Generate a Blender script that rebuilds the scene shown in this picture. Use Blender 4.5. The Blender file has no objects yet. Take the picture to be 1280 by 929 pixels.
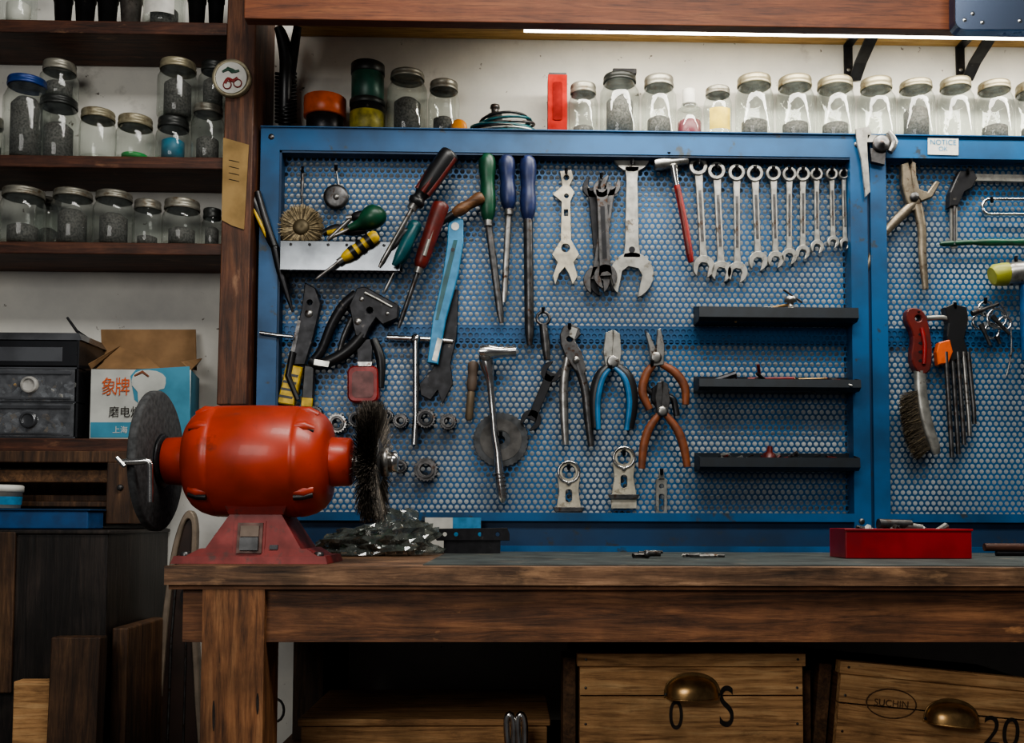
import bpy, bmesh, math, random
from mathutils import Vector, Matrix, noise
from mathutils.geometry import tessellate_polygon
random.seed(7)
sc = bpy.context.scene
# ---------------- camera ----------------
CY, CZ = -2.0, 0.911
PITCH, YAW, ROLL = 0.05, 0.026, 0.0033
SX, SY = -0.0253, 0.0963
R = Matrix.Rotation(-YAW,3,'Z') @ Matrix.Rotation(math.pi/2+PITCH,3,'X') @ Matrix.Rotation(ROLL,3,'Z')
cd = bpy.data.cameras.new('camera'); cam = bpy.data.objects.new('camera', cd)
sc.collection.objects.link(cam); sc.camera = cam
cd.lens = 35; cd.sensor_width = 36; cd.shift_x = SX; cd.shift_y = SY; cd.clip_start = 0.05
cam.location = (0, CY, CZ); cam.rotation_euler = R.to_euler()
CP = Vector((0, CY, CZ))
def ray(px, py):
    return R @ Vector((((px-640)/1280+SX)*36/35, ((464.5-py)/1280+SY)*36/35, -1))
def W(px, py, Y):
    d = ray(px, py); return CP + d*((Y-CY)/d.y)
def S(Y): return (Y-CY)/1244.4

# ---------------- materials ----------------
def lin(c):
    return tuple(((v/255)/12.92 if v/255 <= 0.04045 else ((v/255+0.055)/1.055)**2.4) for v in c)+(1,)
def newmat(name):
    m = bpy.data.materials.new(name); m.use_nodes = True
    nt = m.node_tree; return m, nt, nt.nodes['Principled BSDF']
def mixc(nt, fac, a, b, mode='MIX'):
    mx = nt.nodes.new('ShaderNodeMix'); mx.data_type='RGBA'; mx.blend_type=mode
    if fac is None: mx.inputs['Factor'].default_value=1
    else: nt.links.new(fac, mx.inputs['Factor'])
    for s_,v in (('A',a),('B',b)):
        if isinstance(v,tuple): mx.inputs[s_].default_value=v
        else: nt.links.new(v, mx.inputs[s_])
    return mx.outputs['Result']
def thr(nt, vec, scale, lo, hi, detail=8):
    n=nt.nodes.new('ShaderNodeTexNoise'); n.inputs['Scale'].default_value=scale; n.inputs['Detail'].default_value=detail; n.inputs['Roughness'].default_value=0.62
    nt.links.new(vec,n.inputs['Vector']); r=nt.nodes.new('ShaderNodeMapRange'); r.inputs['From Min'].default_value=lo; r.inputs['From Max'].default_value=hi
    nt.links.new(n.outputs['Fac'],r.inputs['Value']); return r.outputs['Result']
def M(name, c, rough=0.5, metal=0.0, var=0.25, scale=40, bump=0.0, emit=0, coat=0, wear=None, spec=0.5):
    m, nt, b = newmat(name); N = nt.nodes; L = nt.links
    tc = N.new('ShaderNodeTexCoord'); nz = N.new('ShaderNodeTexNoise')
    nz.inputs['Scale'].default_value = scale; nz.inputs['Detail'].default_value = 6
    L.new(tc.outputs['Object'], nz.inputs['Vector'])
    cr = N.new('ShaderNodeValToRGB'); L.new(nz.outputs['Fac'], cr.inputs['Fac'])
    a = lin(c); cr.color_ramp.elements[0].position = 0.35; cr.color_ramp.elements[1].position = 0.62
    cr.color_ramp.elements[0].color = tuple(v*(1-var) for v in a[:3])+(1,)
    cr.color_ramp.elements[1].color = tuple(min(1, v*(1+var*0.5)) for v in a[:3])+(1,)
    col = cr.outputs['Color']
    if wear:
        col = mixc(nt, thr(nt, tc.outputs['Object'], wear[1], wear[2], wear[3]), col, lin(wear[0]))
    L.new(col, b.inputs['Base Color'])
    mr = N.new('ShaderNodeMapRange'); L.new(nz.outputs['Fac'], mr.inputs['Value'])
    mr.inputs['To Min'].default_value = min(1, rough*1.35); mr.inputs['To Max'].default_value = rough*0.7
    L.new(mr.outputs['Result'], b.inputs['Roughness'])
    b.inputs['Metallic'].default_value = metal; b.inputs['Specular IOR Level'].default_value = spec
    b.inputs['Coat Weight'].default_value = coat
    if bump:
        bp = N.new('ShaderNodeBump'); bp.inputs['Strength'].default_value = bump; bp.inputs['Distance'].default_value = 0.002
        L.new(nz.outputs['Fac'], bp.inputs['Height']); L.new(bp.outputs['Normal'], b.inputs['Normal'])
    if emit:
        b.inputs['Emission Color'].default_value = a; b.inputs['Emission Strength'].default_value = emit
    return m
def wood(name, dark, mid, light, axis='X', rough=0.6, sc_=1.0, stain=0.5, worn=None):
    m, nt, b = newmat(name); N = nt.nodes; L = nt.links
    tc = N.new('ShaderNodeTexCoord'); mp = N.new('ShaderNodeMapping')
    s = [34*sc_]*3; s['XYZ'.index(axis)] = 2.6*sc_
    mp.inputs['Scale'].default_value = s; L.new(tc.outputs['Object'], mp.inputs['Vector'])
    nz = N.new('ShaderNodeTexNoise'); nz.inputs['Scale'].default_value = 1.9; nz.inputs['Detail'].default_value = 12; nz.inputs['Roughness'].default_value = 0.72
    nz.inputs['Distortion'].default_value = 0.8
    L.new(mp.outputs['Vector'], nz.inputs['Vector'])
    cr = N.new('ShaderNodeValToRGB'); e = cr.color_ramp.elements
    e[0].position = 0.32; e[0].color = lin(dark); e[1].position = 0.68; e[1].color = lin(light)
    x = e.new(0.5); x.color = lin(mid)
    L.new(nz.outputs['Fac'], cr.inputs['Fac'])
    g = 1-stain
    st = mixc(nt, thr(nt, tc.outputs['Object'], 9, 0.36, 0.6), (g,g,g*0.95,1), (1,1,1,1))
    col = mixc(nt, None, cr.outputs['Color'], st, 'MULTIPLY')
    mp2 = N.new('ShaderNodeMapping'); s2=[260*sc_]*3; s2['XYZ'.index(axis)]=14*sc_; mp2.inputs['Scale'].default_value=s2; L.new(tc.outputs['Object'],mp2.inputs['Vector'])
    f2 = thr(nt, mp2.outputs['Vector'], 1.0, 0.3, 0.5, 3)
    col = mixc(nt, None, col, mixc(nt, f2, (0.5,0.46,0.42,1), (1,1,1,1)), 'MULTIPLY')
    if worn: 
        mp3 = N.new('ShaderNodeMapping'); s3=[1.0]*3; s3['XYZ'.index(axis)]=0.35; mp3.inputs['Scale'].default_value=s3; L.new(tc.outputs['Object'],mp3.inputs['Vector'])
        col = mixc(nt, thr(nt, mp3.outputs['Vector'], worn[1]*2.2, worn[2], worn[3], 12), col, lin(worn[0]))
    L.new(col, b.inputs['Base Color'])
    b.inputs['Roughness'].default_value = rough
    bp = N.new('ShaderNodeBump'); bp.inputs['Strength'].default_value = 0.4; bp.inputs['Distance'].default_value = 0.002
    L.new(nz.outputs['Fac'], bp.inputs['Height']); L.new(bp.outputs['Normal'], b.inputs['Normal'])
    return m
def glassmat(name, tint, refl=0.16, haze=0.10, hz=(200,210,205), edge=0.7, pw_=2.6):
    m = bpy.data.materials.new(name); m.use_nodes = True; nt = m.node_tree; N = nt.nodes; L = nt.links
    N.remove(N['Principled BSDF']); out = N['Material Output']
    tr = N.new('ShaderNodeBsdfTransparent'); tr.inputs['Color'].default_value = tint+(1,)
    gl = N.new('ShaderNodeBsdfGlossy'); gl.inputs['Roughness'].default_value = 0.05
    df = N.new('ShaderNodeBsdfDiffuse'); df.inputs['Color'].default_value = lin(hz)
    lw = N.new('ShaderNodeLayerWeight'); lw.inputs['Blend'].default_value = 0.35
    nz = N.new('ShaderNodeTexNoise'); nz.inputs['Scale'].default_value = 60; tc = N.new('ShaderNodeTexCoord'); L.new(tc.outputs['Object'], nz.inputs['Vector'])
    ma = N.new('ShaderNodeMath'); ma.operation = 'MULTIPLY'; ma.inputs[1].default_value = haze*2; L.new(nz.outputs['Fac'], ma.inputs[0])
    m1 = N.new('ShaderNodeMixShader'); L.new(ma.outputs[0], m1.inputs[0]); L.new(tr.outputs[0], m1.inputs[1]); L.new(df.outputs[0], m1.inputs[2])
    mr = N.new('ShaderNodeMapRange'); mr.inputs['To Min'].default_value = refl; mr.inputs['To Max'].default_value = edge**(1/pw_)
    L.new(lw.outputs['Facing'], mr.inputs['Value'])
    pw = N.new('ShaderNodeMath'); pw.operation = 'POWER'; pw.inputs[1].default_value = pw_; L.new(mr.outputs[0], pw.inputs[0])
    bp = N.new('ShaderNodeBump'); bp.inputs['Strength'].default_value = 0.25; bp.inputs['Distance'].default_value=0.002; L.new(nz.outputs['Fac'],bp.inputs['Height']); L.new(bp.outputs['Normal'],gl.inputs['Normal'])
    m2 = N.new('ShaderNodeMixShader'); L.new(pw.outputs[0], m2.inputs[0]); L.new(m1.outputs[0], m2.inputs[1]); L.new(gl.outputs[0], m2.inputs[2])
    L.new(m2.outputs[0], out.inputs['Surface'])
    return m
RUST=((70,48,34),90,0.56,0.66)
blue = M('blue_paint', (16,76,120), 0.42, 0.0, 0.4, 9, 0.05, wear=((46,56,64),26,0.62,0.68))
bluepanel = M('blue_panel_paint', (22,78,120), 0.45, 0.1, 0.4, 6)
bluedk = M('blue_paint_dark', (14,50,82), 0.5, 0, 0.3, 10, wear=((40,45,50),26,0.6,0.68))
steel = M('steel', (160,158,154), 0.34, 0.9, 0.4, 60, wear=RUST)
chrome = M('chrome', (205,203,200), 0.2, 1.0, 0.3, 60)
sat = M('satin_steel', (172,170,163), 0.36, 0.8, 0.4, 50, wear=((90,80,68),60,0.58,0.7))
dks = M('dark_steel', (92,91,91), 0.38, 0.85, 0.45, 70, wear=RUST)
scr1 = M('screw_zinc', (225,223,216), 0.4, 0.0, 0.2, 90)
scr2 = M('screw_dark', (78,75,73), 0.4, 0.0, 0.4, 90)
scr3 = M('screw_brass', (196,160,104), 0.4, 0.0, 0.3, 90)
scr4 = M('screw_grey', (165,163,158), 0.4, 0.0, 0.3, 90)
blk = M('black_plastic', (24,24,26), 0.38, 0, 0.4, 60)
blkm = M('black_metal', (38,38,41), 0.4, 0.5, 0.4, 60, wear=((95,90,85),70,0.62,0.7))
red = M('red_plastic', (128,22,20), 0.4, 0, 0.35, 50)
redp = M('grinder_red_enamel', (170,55,32), 0.4, 0, 0.28, 14, 0.08, coat=0.08, wear=((112,44,28),22,0.6,0.72))
redb = M('grinder_base_red', (124,34,28), 0.5, 0, 0.4, 25, 0.25, wear=((74,38,32),40,0.55,0.68))
redd = M('dark_red_handle', (92,28,22), 0.38, 0, 0.4, 50)
yel = M('yellow_plastic', (200,165,35), 0.42, 0, 0.35, 60)
tealm = M('teal_plastic', (16,78,84), 0.35, 0, 0.3, 60)
green = M('green_plastic', (18,68,46), 0.38, 0, 0.35, 60)
navy = M('navy_handle', (30,42,82), 0.4, 0, 0.4, 60)
lblue = M('light_blue_plastic', (54,130,172), 0.4, 0, 0.25, 60)
oran = M('orange_plastic', (200,88,34), 0.4, 0, 0.2, 60)
brn = M('brown_grip', (116,64,36), 0.5, 0, 0.35, 60)
tan = M('tan_bristle', (165,148,115), 0.7, 0, 0.5, 200)
tan2 = M('tan_bristle_dark', (92,80,58), 0.7, 0, 0.5, 200)
woodh = wood('tool_handle_wood', (60,38,22), (105,70,42), (140,100,65), 'X', 0.5, 2)
white = M('white_plastic', (205,203,195), 0.5, 0, 0.15, 40)
lidm = M('jar_lid_tin', (134,131,120), 0.42, 0.45, 0.4, 40, wear=((95,80,60),50,0.55,0.7))
lidg = M('jar_lid_gold', (150,142,118), 0.42, 0.45, 0.4, 40, wear=((100,84,60),50,0.55,0.7))
lidk = M('jar_lid_dark', (45,47,45), 0.4, 0.3, 0.35, 50)
lidb = M('jar_lid_blue', (35,60,120), 0.4, 0.2, 0.3, 50)
paper = M('yellowed_paper', (150,122,76), 0.8, 0, 0.3, 20)
card = M('cardboard', (132,102,70), 0.85, 0, 0.25, 20)
tyellow = M('yellow_label', (190,165,50), 0.5, 0, 0.2, 60)
rubber = M('grinding_stone', (66,67,68), 0.85, 0, 0.4, 120, 0.4)
brass = M('aged_brass', (162,130,88), 0.34, 0.85, 0.45, 50)
ink = M('stencil_ink', (34,27,23), 0.8, 0, 0.5, 60)
trayk = M('tray_black', (30,36,42), 0.42, 0.3, 0.4, 30)
redtray = M('red_enamel_tray', (134,16,26), 0.36, 0, 0.3, 15, coat=0.15)
glass = glassmat('jar_glass', (0.94,0.96,0.94), 0.2, 0.04, edge=0.65, pw_=2.4)
bagm = glassmat('plastic_bag', (0.6,0.62,0.60), 0.35, 0.26, (120,126,120), edge=0.5)
darkf = M('dark_contents', (78,75,72), 0.7, 0.0, 0.6, 250, 0.5)
w_shelf = wood('dark_shelf_wood', (40,22,14), (82,46,30), (116,72,48), 'X', 0.55, worn=((128,90,64),14,0.62,0.72))
w_post = wood('dark_post_wood', (44,24,15), (98,58,36), (132,86,56), 'Z', 0.55, worn=((140,104,78),14,0.62,0.72))
w_top = wood('bench_top_wood', (60,44,34), (124,92,68), (176,138,106), 'X', 0.62, 1, 0.6, ((168,130,96),9,0.58,0.7))
w_apr = wood('bench_apron_wood', (58,37,24), (118,77,50), (156,108,72), 'X', 0.62, 1, 0.5, ((172,122,80),12,0.64,0.72))
w_leg = wood('bench_leg_wood', (74,47,29), (138,92,58), (174,126,86), 'Z', 0.62, 1, 0.5, ((172,124,82),12,0.62,0.72))
w_fas = wood('fascia_wood', (84,42,22), (124,68,38), (146,88,52), 'X', 0.6, 1, 0.25)
w_brd = wood('pale_board_wood', (150,115,62), (190,150,90), (210,175,112), 'X', 0.6, 1, 0.15)
w_crt = wood('crate_wood', (124,90,58), (204,156,106), (232,190,138), 'X', 0.75, 1, 0.4, ((104,76,50),14,0.62,0.72))
w_crd = wood('crate_side_wood', (55,36,24), (102,72,46), (135,98,66), 'Y', 0.65)
w_cab = wood('black_cabinet_wood', (18,15,14), (38,32,29), (62,52,46), 'Z', 0.45)
w_dk = wood('plank_wood', (42,28,19), (80,55,36), (118,86,58), 'Z', 0.6)

# ---------------- mesh builder ----------------
def cat(pts, k, closed=False):
    if k <= 1 or len(pts) < 3: return [tuple(p) for p in pts]
    n = len(pts); out = []
    rng = n if closed else n-1
    for i in range(rng):
        g = (lambda j: pts[j % n]) if closed else (lambda j: pts[max(0, min(n-1, j))])
        p0,p1,p2,p3 = g(i-1),g(i),g(i+1),g(i+2)
        for q in range(k):
            t = q/k
            out.append(tuple(0.5*((2*b)+(-a+c)*t+(2*a-5*b+4*c-d)*t*t+(-a+3*b-3*c+d)*t**3) for a,b,c,d in zip(p0,p1,p2,p3)))
    if not closed: out.append(tuple(pts[-1]))
    return out
def circ(cx, cy, r, n=20, a0=0.0, ry=None):
    return [(cx+r*math.cos(a0+2*math.pi*i/n), cy+(ry or r)*math.sin(a0+2*math.pi*i/n)) for i in range(n)]
def rrect(x0,y0,x1,y1,r,n=4):
    out=[]
    for cx,cy,a in ((x1-r,y1-r,0),(x0+r,y1-r,1),(x0+r,y0+r,2),(x1-r,y0+r,3)):
        for i in range(n+1):
            t=(a+i/n)*math.pi/2; out.append((cx+r*math.cos(t), cy+r*math.sin(t)))
    return out
class B:
    def __init__(s, name): s.name=name; s.V=[]; s.F=[]; s.MI=[]; s.SM=[]; s.mats=[]
    def add(s, vs, fs, mat, smooth=False):
        if mat not in s.mats: s.mats.append(mat)
        mi=s.mats.index(mat); o=len(s.V); s.V.extend(tuple(v) for v in vs)
        for f in fs: s.F.append(tuple(i+o for i in f)); s.MI.append(mi); s.SM.append(smooth)
    def box(s,x0,x1,y0,y1,z0,z1,mat):
        v=[(x0,y0,z0),(x1,y0,z0),(x1,y1,z0),(x0,y1,z0),(x0,y0,z1),(x1,y0,z1),(x1,y1,z1),(x0,y1,z1)]
        s.add(v,[(0,3,2,1),(4,5,6,7),(0,1,5,4),(1,2,6,5),(2,3,7,6),(3,0,4,7)],mat)
    def frust(s,a,z0,b,z1,mat):
        v=[(a[0],a[2],z0),(a[1],a[2],z0),(a[1],a[3],z0),(a[0],a[3],z0),(b[0],b[2],z1),(b[1],b[2],z1),(b[1],b[3],z1),(b[0],b[3],z1)]
        s.add(v,[(0,3,2,1),(4,5,6,7),(0,1,5,4),(1,2,6,5),(2,3,7,6),(3,0,4,7)],mat)
    def pbox(s,px0,py0,px1,py1,Yf,Yb,mat):
        a=W(px0,(py0+py1)/2,Yf).x; b=W(px1,(py0+py1)/2,Yf).x; m=(px0+px1)/2
        s.box(a,b,Yf,Yb,W(m,py1,Yf).z,W(m,py0,Yf).z,mat)
    def wpoly(s, outer, holes, Yf, Yb, mat, bev=0.0):
        def ar(p): return sum(p[i][0]*p[(i+1)%len(p)][1]-p[(i+1)%len(p)][0]*p[i][1] for i in range(len(p)))/2
        loops=[]
        if ar(outer)<0: outer=outer[::-1]
        loops.append(outer)
        for h in holes: loops.append(h[::-1] if ar(h)>0 else h)
        def ins(p,b):
            n=len(p); out=[]
            for i in range(n):
                a=Vector(p[i-1]); c=Vector(p[i]); d=Vector(p[(i+1)%n])
                e1=(c-a); e2=(d-c)
                if e1.length<1e-9 or e2.length<1e-9: out.append(tuple(c)); continue
                e1.normalize(); e2.normalize()
                n1=Vector((-e1.y,e1.x)); n2=Vector((-e2.y,e2.x)); m=n1+n2
                if m.length<1e-3: out.append(tuple(c)); continue
                m.normalize(); k=b/max(0.5,m.dot(n1)); out.append(tuple(c+m*k))
            return out
        fl=[ins(l,bev) if bev else l for l in loops]
        tri=tessellate_polygon([[Vector((p[0],p[1],0)) for p in l] for l in fl])
        flat=[p for l in fl for p in l]; raw=[p for l in loops for p in l]; n=len(flat)
        vs=[(p[0],Yf,p[1]) for p in flat]+[(p[0],Yb,p[1]) for p in raw]
        fs=[tuple(t) for t in tri]+[(t[2]+n,t[1]+n,t[0]+n) for t in tri]
        if bev:
            vs+=[(p[0],Yf+bev,p[1]) for p in raw]
        o=0
        for l in loops:
            k=len(l)
            for i in range(k):
                a=o+i; b_=o+(i+1)%k
                if bev: fs+=[(a,b_,b_+2*n,a+2*n),(a+2*n,b_+2*n,b_+n,a+n)]
                else: fs.append((a,b_,b_+n,a+n))
            o+=k
        s.add(vs,fs,mat)
    def poly(s, pts, mat, Yf, th=0.004, holes=(), bev=0.0007, k=1):
        pts=cat(pts,k,True)
        f=lambda l:[(W(p[0],p[1],Yf).x,W(p[0],p[1],Yf).z) for p in l]
        s.wpoly(f(pts),[f(h) for h in holes],Yf,Yf+th,mat,bev)
    def sweep(s, P, rad, mat, n=10, flat=1.0, cap=True):
        vs=[]; fs=[]; m=len(P)
        for i,p in enumerate(P):
            t=(P[min(m-1,i+1)]-P[max(0,i-1)])
            if t.length<1e-9: t=Vector((0,0,1))
            t.normalize(); yv=Vector((0,1,0))
            a=t.cross(yv)
            if a.length<0.2: a=t.cross(Vector((0,0,1)))
            a.normalize(); b=a.cross(t).normalized()
            for j in range(n):
                q=2*math.pi*j/n; vs.append(p+a*(math.cos(q)*rad[i])+b*(math.sin(q)*rad[i]*flat))
        for i in range(m-1):
            for j in range(n):
                a=i*n+j; b=i*n+(j+1)%n; fs.append((a,b,b+n,a+n))
        s.add(vs,fs,mat,True)
        if cap: s.add(vs[:n],[tuple(range(n))],mat); s.add(vs[-n:],[tuple(range(n))],mat)
    def tube(s, pts, mat, Y, n=10, flat=1.0, k=1):
        pts=[tuple(p)+((0,) if len(p)==3 else ()) for p in pts]
        pts=cat(pts,k); P=[W(p[0],p[1],Y+p[3]) for p in pts]
        s.sweep(P,[max(0.0002,p[2]*S(Y)) for p in pts],mat,n,flat)
    def lathe(s, o, ax, prof, mat, n=28, smooth=True, cap=False):
        ax=Vector(ax).normalized(); u=ax.orthogonal().normalized(); v=ax.cross(u); vs=[]; fs=[]
        for d,r in prof:
            for j in range(n):
                q=2*math.pi*j/n; vs.append(Vector(o)+ax*d+(u*math.cos(q)+v*math.sin(q))*r)
        for i in range(len(prof)-1):
            for j in range(n):
                a=i*n+j; b=i*n+(j+1)%n; fs.append((a,b,b+n,a+n))
        s.add(vs,fs,mat,smooth)
        if cap: s.add(vs[:n],[tuple(range(n))],mat); s.add(vs[-n:],[tuple(range(n))],mat)
    def rod(s,c,ax,L,r,mat,n=6,smooth=False):
        s.lathe(Vector(c)-Vector(ax).normalized()*L/2,ax,[(0,r),(L,r)],mat,n,smooth,True)
    def text(s, body, px, py, hpx, Y, mat, rot=0, squash=1.0):
        cu=bpy.data.curves.new('t','FONT'); cu.body=body; cu.size=1; cu.align_x='CENTER'; cu.align_y='CENTER'
        ob=bpy.data.objects.new('t',cu); sc.collection.objects.link(ob)
        bpy.context.view_layer.update()
        me=bpy.data.meshes.new_from_object(ob.evaluated_get(bpy.context.evaluated_depsgraph_get()))
        c=W(px,py,Y); k=hpx*S(Y)*1.35; cr,sr=math.cos(rot),math.sin(rot); vs=[]
        for v in me.vertices:
            x,z=v.co.x*k*squash,v.co.y*k; vs.append((c.x+x*cr-z*sr,Y,c.z+x*sr+z*cr))
        if len(me.vertices): s.add(vs,[tuple(p.vertices) for p in me.polygons],mat)
        bpy.data.objects.remove(ob); bpy.data.meshes.remove(me); bpy.data.curves.remove(cu)
    def done(s, bevel=0, rotz=0, roty=0):
        V=s.V; c=[(min(v[i] for v in V)+max(v[i] for v in V))/2 for i in range(3)]
        me=bpy.data.meshes.new(s.name)
        me.from_pydata([(v[0]-c[0],v[1]-c[1],v[2]-c[2]) for v in V],[],s.F)
        for m in s.mats: me.materials.append(m)
        me.polygons.foreach_set('material_index',s.MI); me.polygons.foreach_set('use_smooth',s.SM)
        bm=bmesh.new(); bm.from_mesh(me); bmesh.ops.recalc_face_normals(bm,faces=bm.faces); bm.to_mesh(me); bm.free()
        ob=bpy.data.objects.new(s.name,me); ob.location=c; sc.collection.objects.link(ob)
        ob.rotation_euler=(0,roty,rotz)
        if bevel:
            md=ob.modifiers.new('bevel','BEVEL'); md.width=bevel; md.segments=2; md.limit_method='ANGLE'; md.angle_limit=0.7
        return ob
rnd=random.uniform
def rvec():
    return Vector((rnd(-1,1),rnd(-1,1),rnd(-1,1))).normalized()

PAN=-0.085; FR=-0.115; SH=-0.14; BF=-0.70; BT=0.85
# ---------------- room ----------------
m,nt,b=newmat('plaster_wall'); L=nt.links
tc=nt.nodes.new('ShaderNodeTexCoord'); oc=tc.outputs['Object']
col=mixc(nt,thr(nt,oc,2.2,0.35,0.6),lin((188,187,183)),lin((226,223,213)))
col=mixc(nt,thr(nt,oc,40,0.66,0.70,4),col,lin((95,85,75)))
col=mixc(nt,thr(nt,oc,9,0.62,0.8,8),col,lin((150,145,138)))
L.new(col,b.inputs['Base Color']); b.inputs['Roughness'].default_value=0.8
n2=nt.nodes.new('ShaderNodeTexNoise'); n2.inputs['Scale'].default_value=30; L.new(oc,n2.inputs['Vector'])
bp=nt.nodes.new('ShaderNodeBump'); bp.inputs['Strength'].default_value=0.25; bp.inputs['Distance'].default_value=0.004; L.new(n2.outputs['Fac'],bp.inputs['Height']); L.new(bp.outputs['Normal'],b.inputs['Normal'])
wall=m
floorm=M('concrete_floor',(95,92,88),0.75,0,0.3,4,0.2)
o=B('wall_back'); o.box(-2.2,2.2,0.0,0.1,0,2.7,wall); o.done()
o=B('floor'); o.box(-2.2,2.2,-2.6,0.1,-0.1,0,floorm); o.done()

# ---------------- left shelving ----------------
o=B('shelving_unit')
xl=-1.35
def shz(py,Y=SH,px=140): return W(px,py,Y).z
p0=W(283,0,-0.15).x; p1=W(318,0,-0.15).x; q0=W(272,505,-0.15).x; q1=W(310,505,-0.15).x
ztop=W(300,-60,-0.15).z; zb=W(300,506,-0.15).z
pm0,pm1=(p0+q0)/2,(p1+q1)/2
o.frust((pm0-0.003,pm1-0.003,-0.15,-0.001),zb,(pm0+0.004,pm1+0.004,-0.15,-0.001),ztop,w_post)
SHZ=[]
for t,bo in ((26,42),(195,210),(303,318)):
    zt,zbm=shz(t),shz(bo); SHZ.append(zt); o.box(xl,pm0,SH,-0.001,zbm,zt,w_shelf)
z4=shz(548,-0.17,80); x4=W(168,555,-0.17).x
o.box(xl,x4,-0.17,-0.001,shz(565,-0.17,80),z4,w_shelf)
o.done(bevel=0.002)
o=B('paper_note'); o.poly([(279,172),(311,181),(308,232),(305,287),(290,282),(277,275)],paper,-0.1525,0.0015,bev=0)
for i in range(4): o.tube([(286,200+i*8,0.35),(291,201+i*8,0.5),(299,203+i*8,0.35)],ink,-0.1528,4)
o.done()
o=B('painted_tin_lid')
o.lathe(W(289,97,-0.16),(0,1,0),[(0,0.030),(-0.002,0.0345),(0.0,0.036),(0.009,0.036)],lidg,32); 
o.poly(circ(289,97,19.5,32),white,-0.1615,0.001,bev=0)
o.tube([(281,104,2.2),(285,98,1.8),(291,101,2.2),(297,97,1.8)],red,-0.1622,6,0.3,k=3)
o.tube([(p[0],p[1],0.8) for p in circ(284,106,5,12)+[(289,106)]],red,-0.1625,5)
o.tube([(p[0],p[1],0.8) for p in circ(297,104,5,12)+[(302,104)]],red,-0.1625,5)
o.tube([(278,90,1.4),(286,86,2),(294,89,1.4)],green,-0.1622,6,0.3,k=2); o.tube([(284,84,1.5),(290,90,1.8),(299,88,1.5)],green,-0.1622,6,0.3,k=2)
o.done()

# ---------------- jars ----------------
def fill_bits(o,c,r,z0,z1,n,mats,ls,rr):
    ph=rnd(0,6.28)
    for i in range(n):
        a=rnd(0,6.283); q=r*math.sqrt(rnd(0.7,1)); zz=z1*(1+0.14*math.cos(a-ph)); z=rnd(z0,max(z0+0.004,zz))
        if i<n*0.18: z=zz*rnd(0.9,1.02); q=r*rnd(0,0.95)
        mt=random.choice(mats); k=rnd(0,1)
        if k<0.35: o.rod((c[0]+q*math.cos(a),c[1]+q*math.sin(a),z),rvec(),rnd(0.002,0.004),rnd(0.0035,0.0058),mt,6)
        elif k<0.6:
            ax=rvec(); L_=rnd(*ls); ctr=Vector((c[0]+q*0.93*math.cos(a),c[1]+q*0.93*math.sin(a),z)); o.rod(ctr,ax,L_,rr[0],mt,5); o.rod(ctr+ax*L_/2,ax,0.002,rr[1]*1.3,mt,6)
        else: o.rod((c[0]+q*math.cos(a),c[1]+q*math.sin(a),z),rvec(),rnd(*ls),rnd(*rr),mt,random.choice((5,6)))
def jar(x0,x1,ytop,Y,zb,lid=None,fill=0.4,mats=None,label=None,name='glass_jar',core=darkf,ls=(0.006,0.016),rr=(0.0013,0.003),lidh=11):
    lid=lid or lidm; mats=mats or bl
    s=S(Y); r=(x1-x0)/2*s; c=W((x0+x1)/2,ytop,Y); zt=c.z; h=zt-zb; cx=c.x
    o=B(name); lh=min(lidh*s*rnd(0.85,1.25),h*0.25); b=h-lh; nr=rnd(0.80,0.90)
    O=(cx,Y,zb)
    o.lathe(O,(0,0,1),[(0.0005,0.0),(0.0005,r*0.82),(0.003,r*0.94),(0.008,r),(b*0.4,r*0.985),(b*0.74,r),(b*0.84,r*0.975),(b*0.92,r*(nr+0.03)),(b*0.97,r*nr*0.97),(b+lh*0.5,r*nr*0.96)],glass,28)
    o.lathe(O,(0,0,1),[(0.0045,0),(0.0045,r*0.8),(0.008,r*0.92)],glass,20)
    lr=r*(nr+0.03)
    o.lathe(O,(0,0,1),[(b,lr*0.97),(b+0.001,lr),(b+lh*0.3,lr),(b+lh*0.35,lr*0.97),(b+lh*0.6,lr*0.97),(b+lh*0.65,lr*0.985),(h-0.003,lr*0.975),(h-0.001,lr*0.95),(h,lr*0.88),(h-0.001,lr*0.8),(h-0.001,0)],lid,28)
    if fill>0:
        zf=b*fill
        if core: o.lathe(O,(0,0,1),[(0.005,0),(0.005,r*0.66),(zf*0.8,r*0.66),(zf*0.9,r*0.4),(zf*0.9,0)],core,16)
        fill_bits(o,(cx,Y),r*0.91,0.007,zf,int(90+300*fill),mats,ls,rr)
    if label:
        vs=[];fs=[]
        for j in range(9):
            q=-math.pi/2+(j-4)*0.2
            for z in (b*0.2,b*0.65): vs.append((cx+r*1.01*math.cos(q),Y+r*1.01*math.sin(q),zb+z))
        for j in range(8): fs.append((2*j,2*j+2,2*j+3,2*j+1))
        o.add(vs,fs,label,True)
    return o.done()
bl=[scr1,scr4,scr2,scr1,scr4]; dk=[scr2,scr2,scr4,scr2,scr4,scr1,scr3]
z2=SHZ[1]+0.0005
grn=M('green_contents',(40,150,70),0.5); cy=M('cyan_contents',(30,105,130),0.5)
LS=(0.008,0.022)
jar(7,62,100,-0.1,z2,lidb,0.95,dk,ls=LS)
jar(-24,6,148,-0.09,z2,lidm,0.6)
jar(48,100,125,-0.085,z2,lidk,0.8,dk,ls=LS)
jar(52,98,80,-0.075,W(75,125,-0.085).z+0.0006,lidm,0.75,dk)
jar(101,145,140,-0.1,z2,lidg,0.5,[sat,scr1,scr3,white],core=None)
jar(146,193,148,-0.1,z2,lidg,0.28,[grn],core=grn)
jar(196,238,150,-0.1,z2,lidk,0.8,[cy,scr2,cy],core=cy)
jar(198,248,79,-0.095,W(217,150,-0.1).z+0.0006,lidg,0.9,dk,ls=LS)
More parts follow.
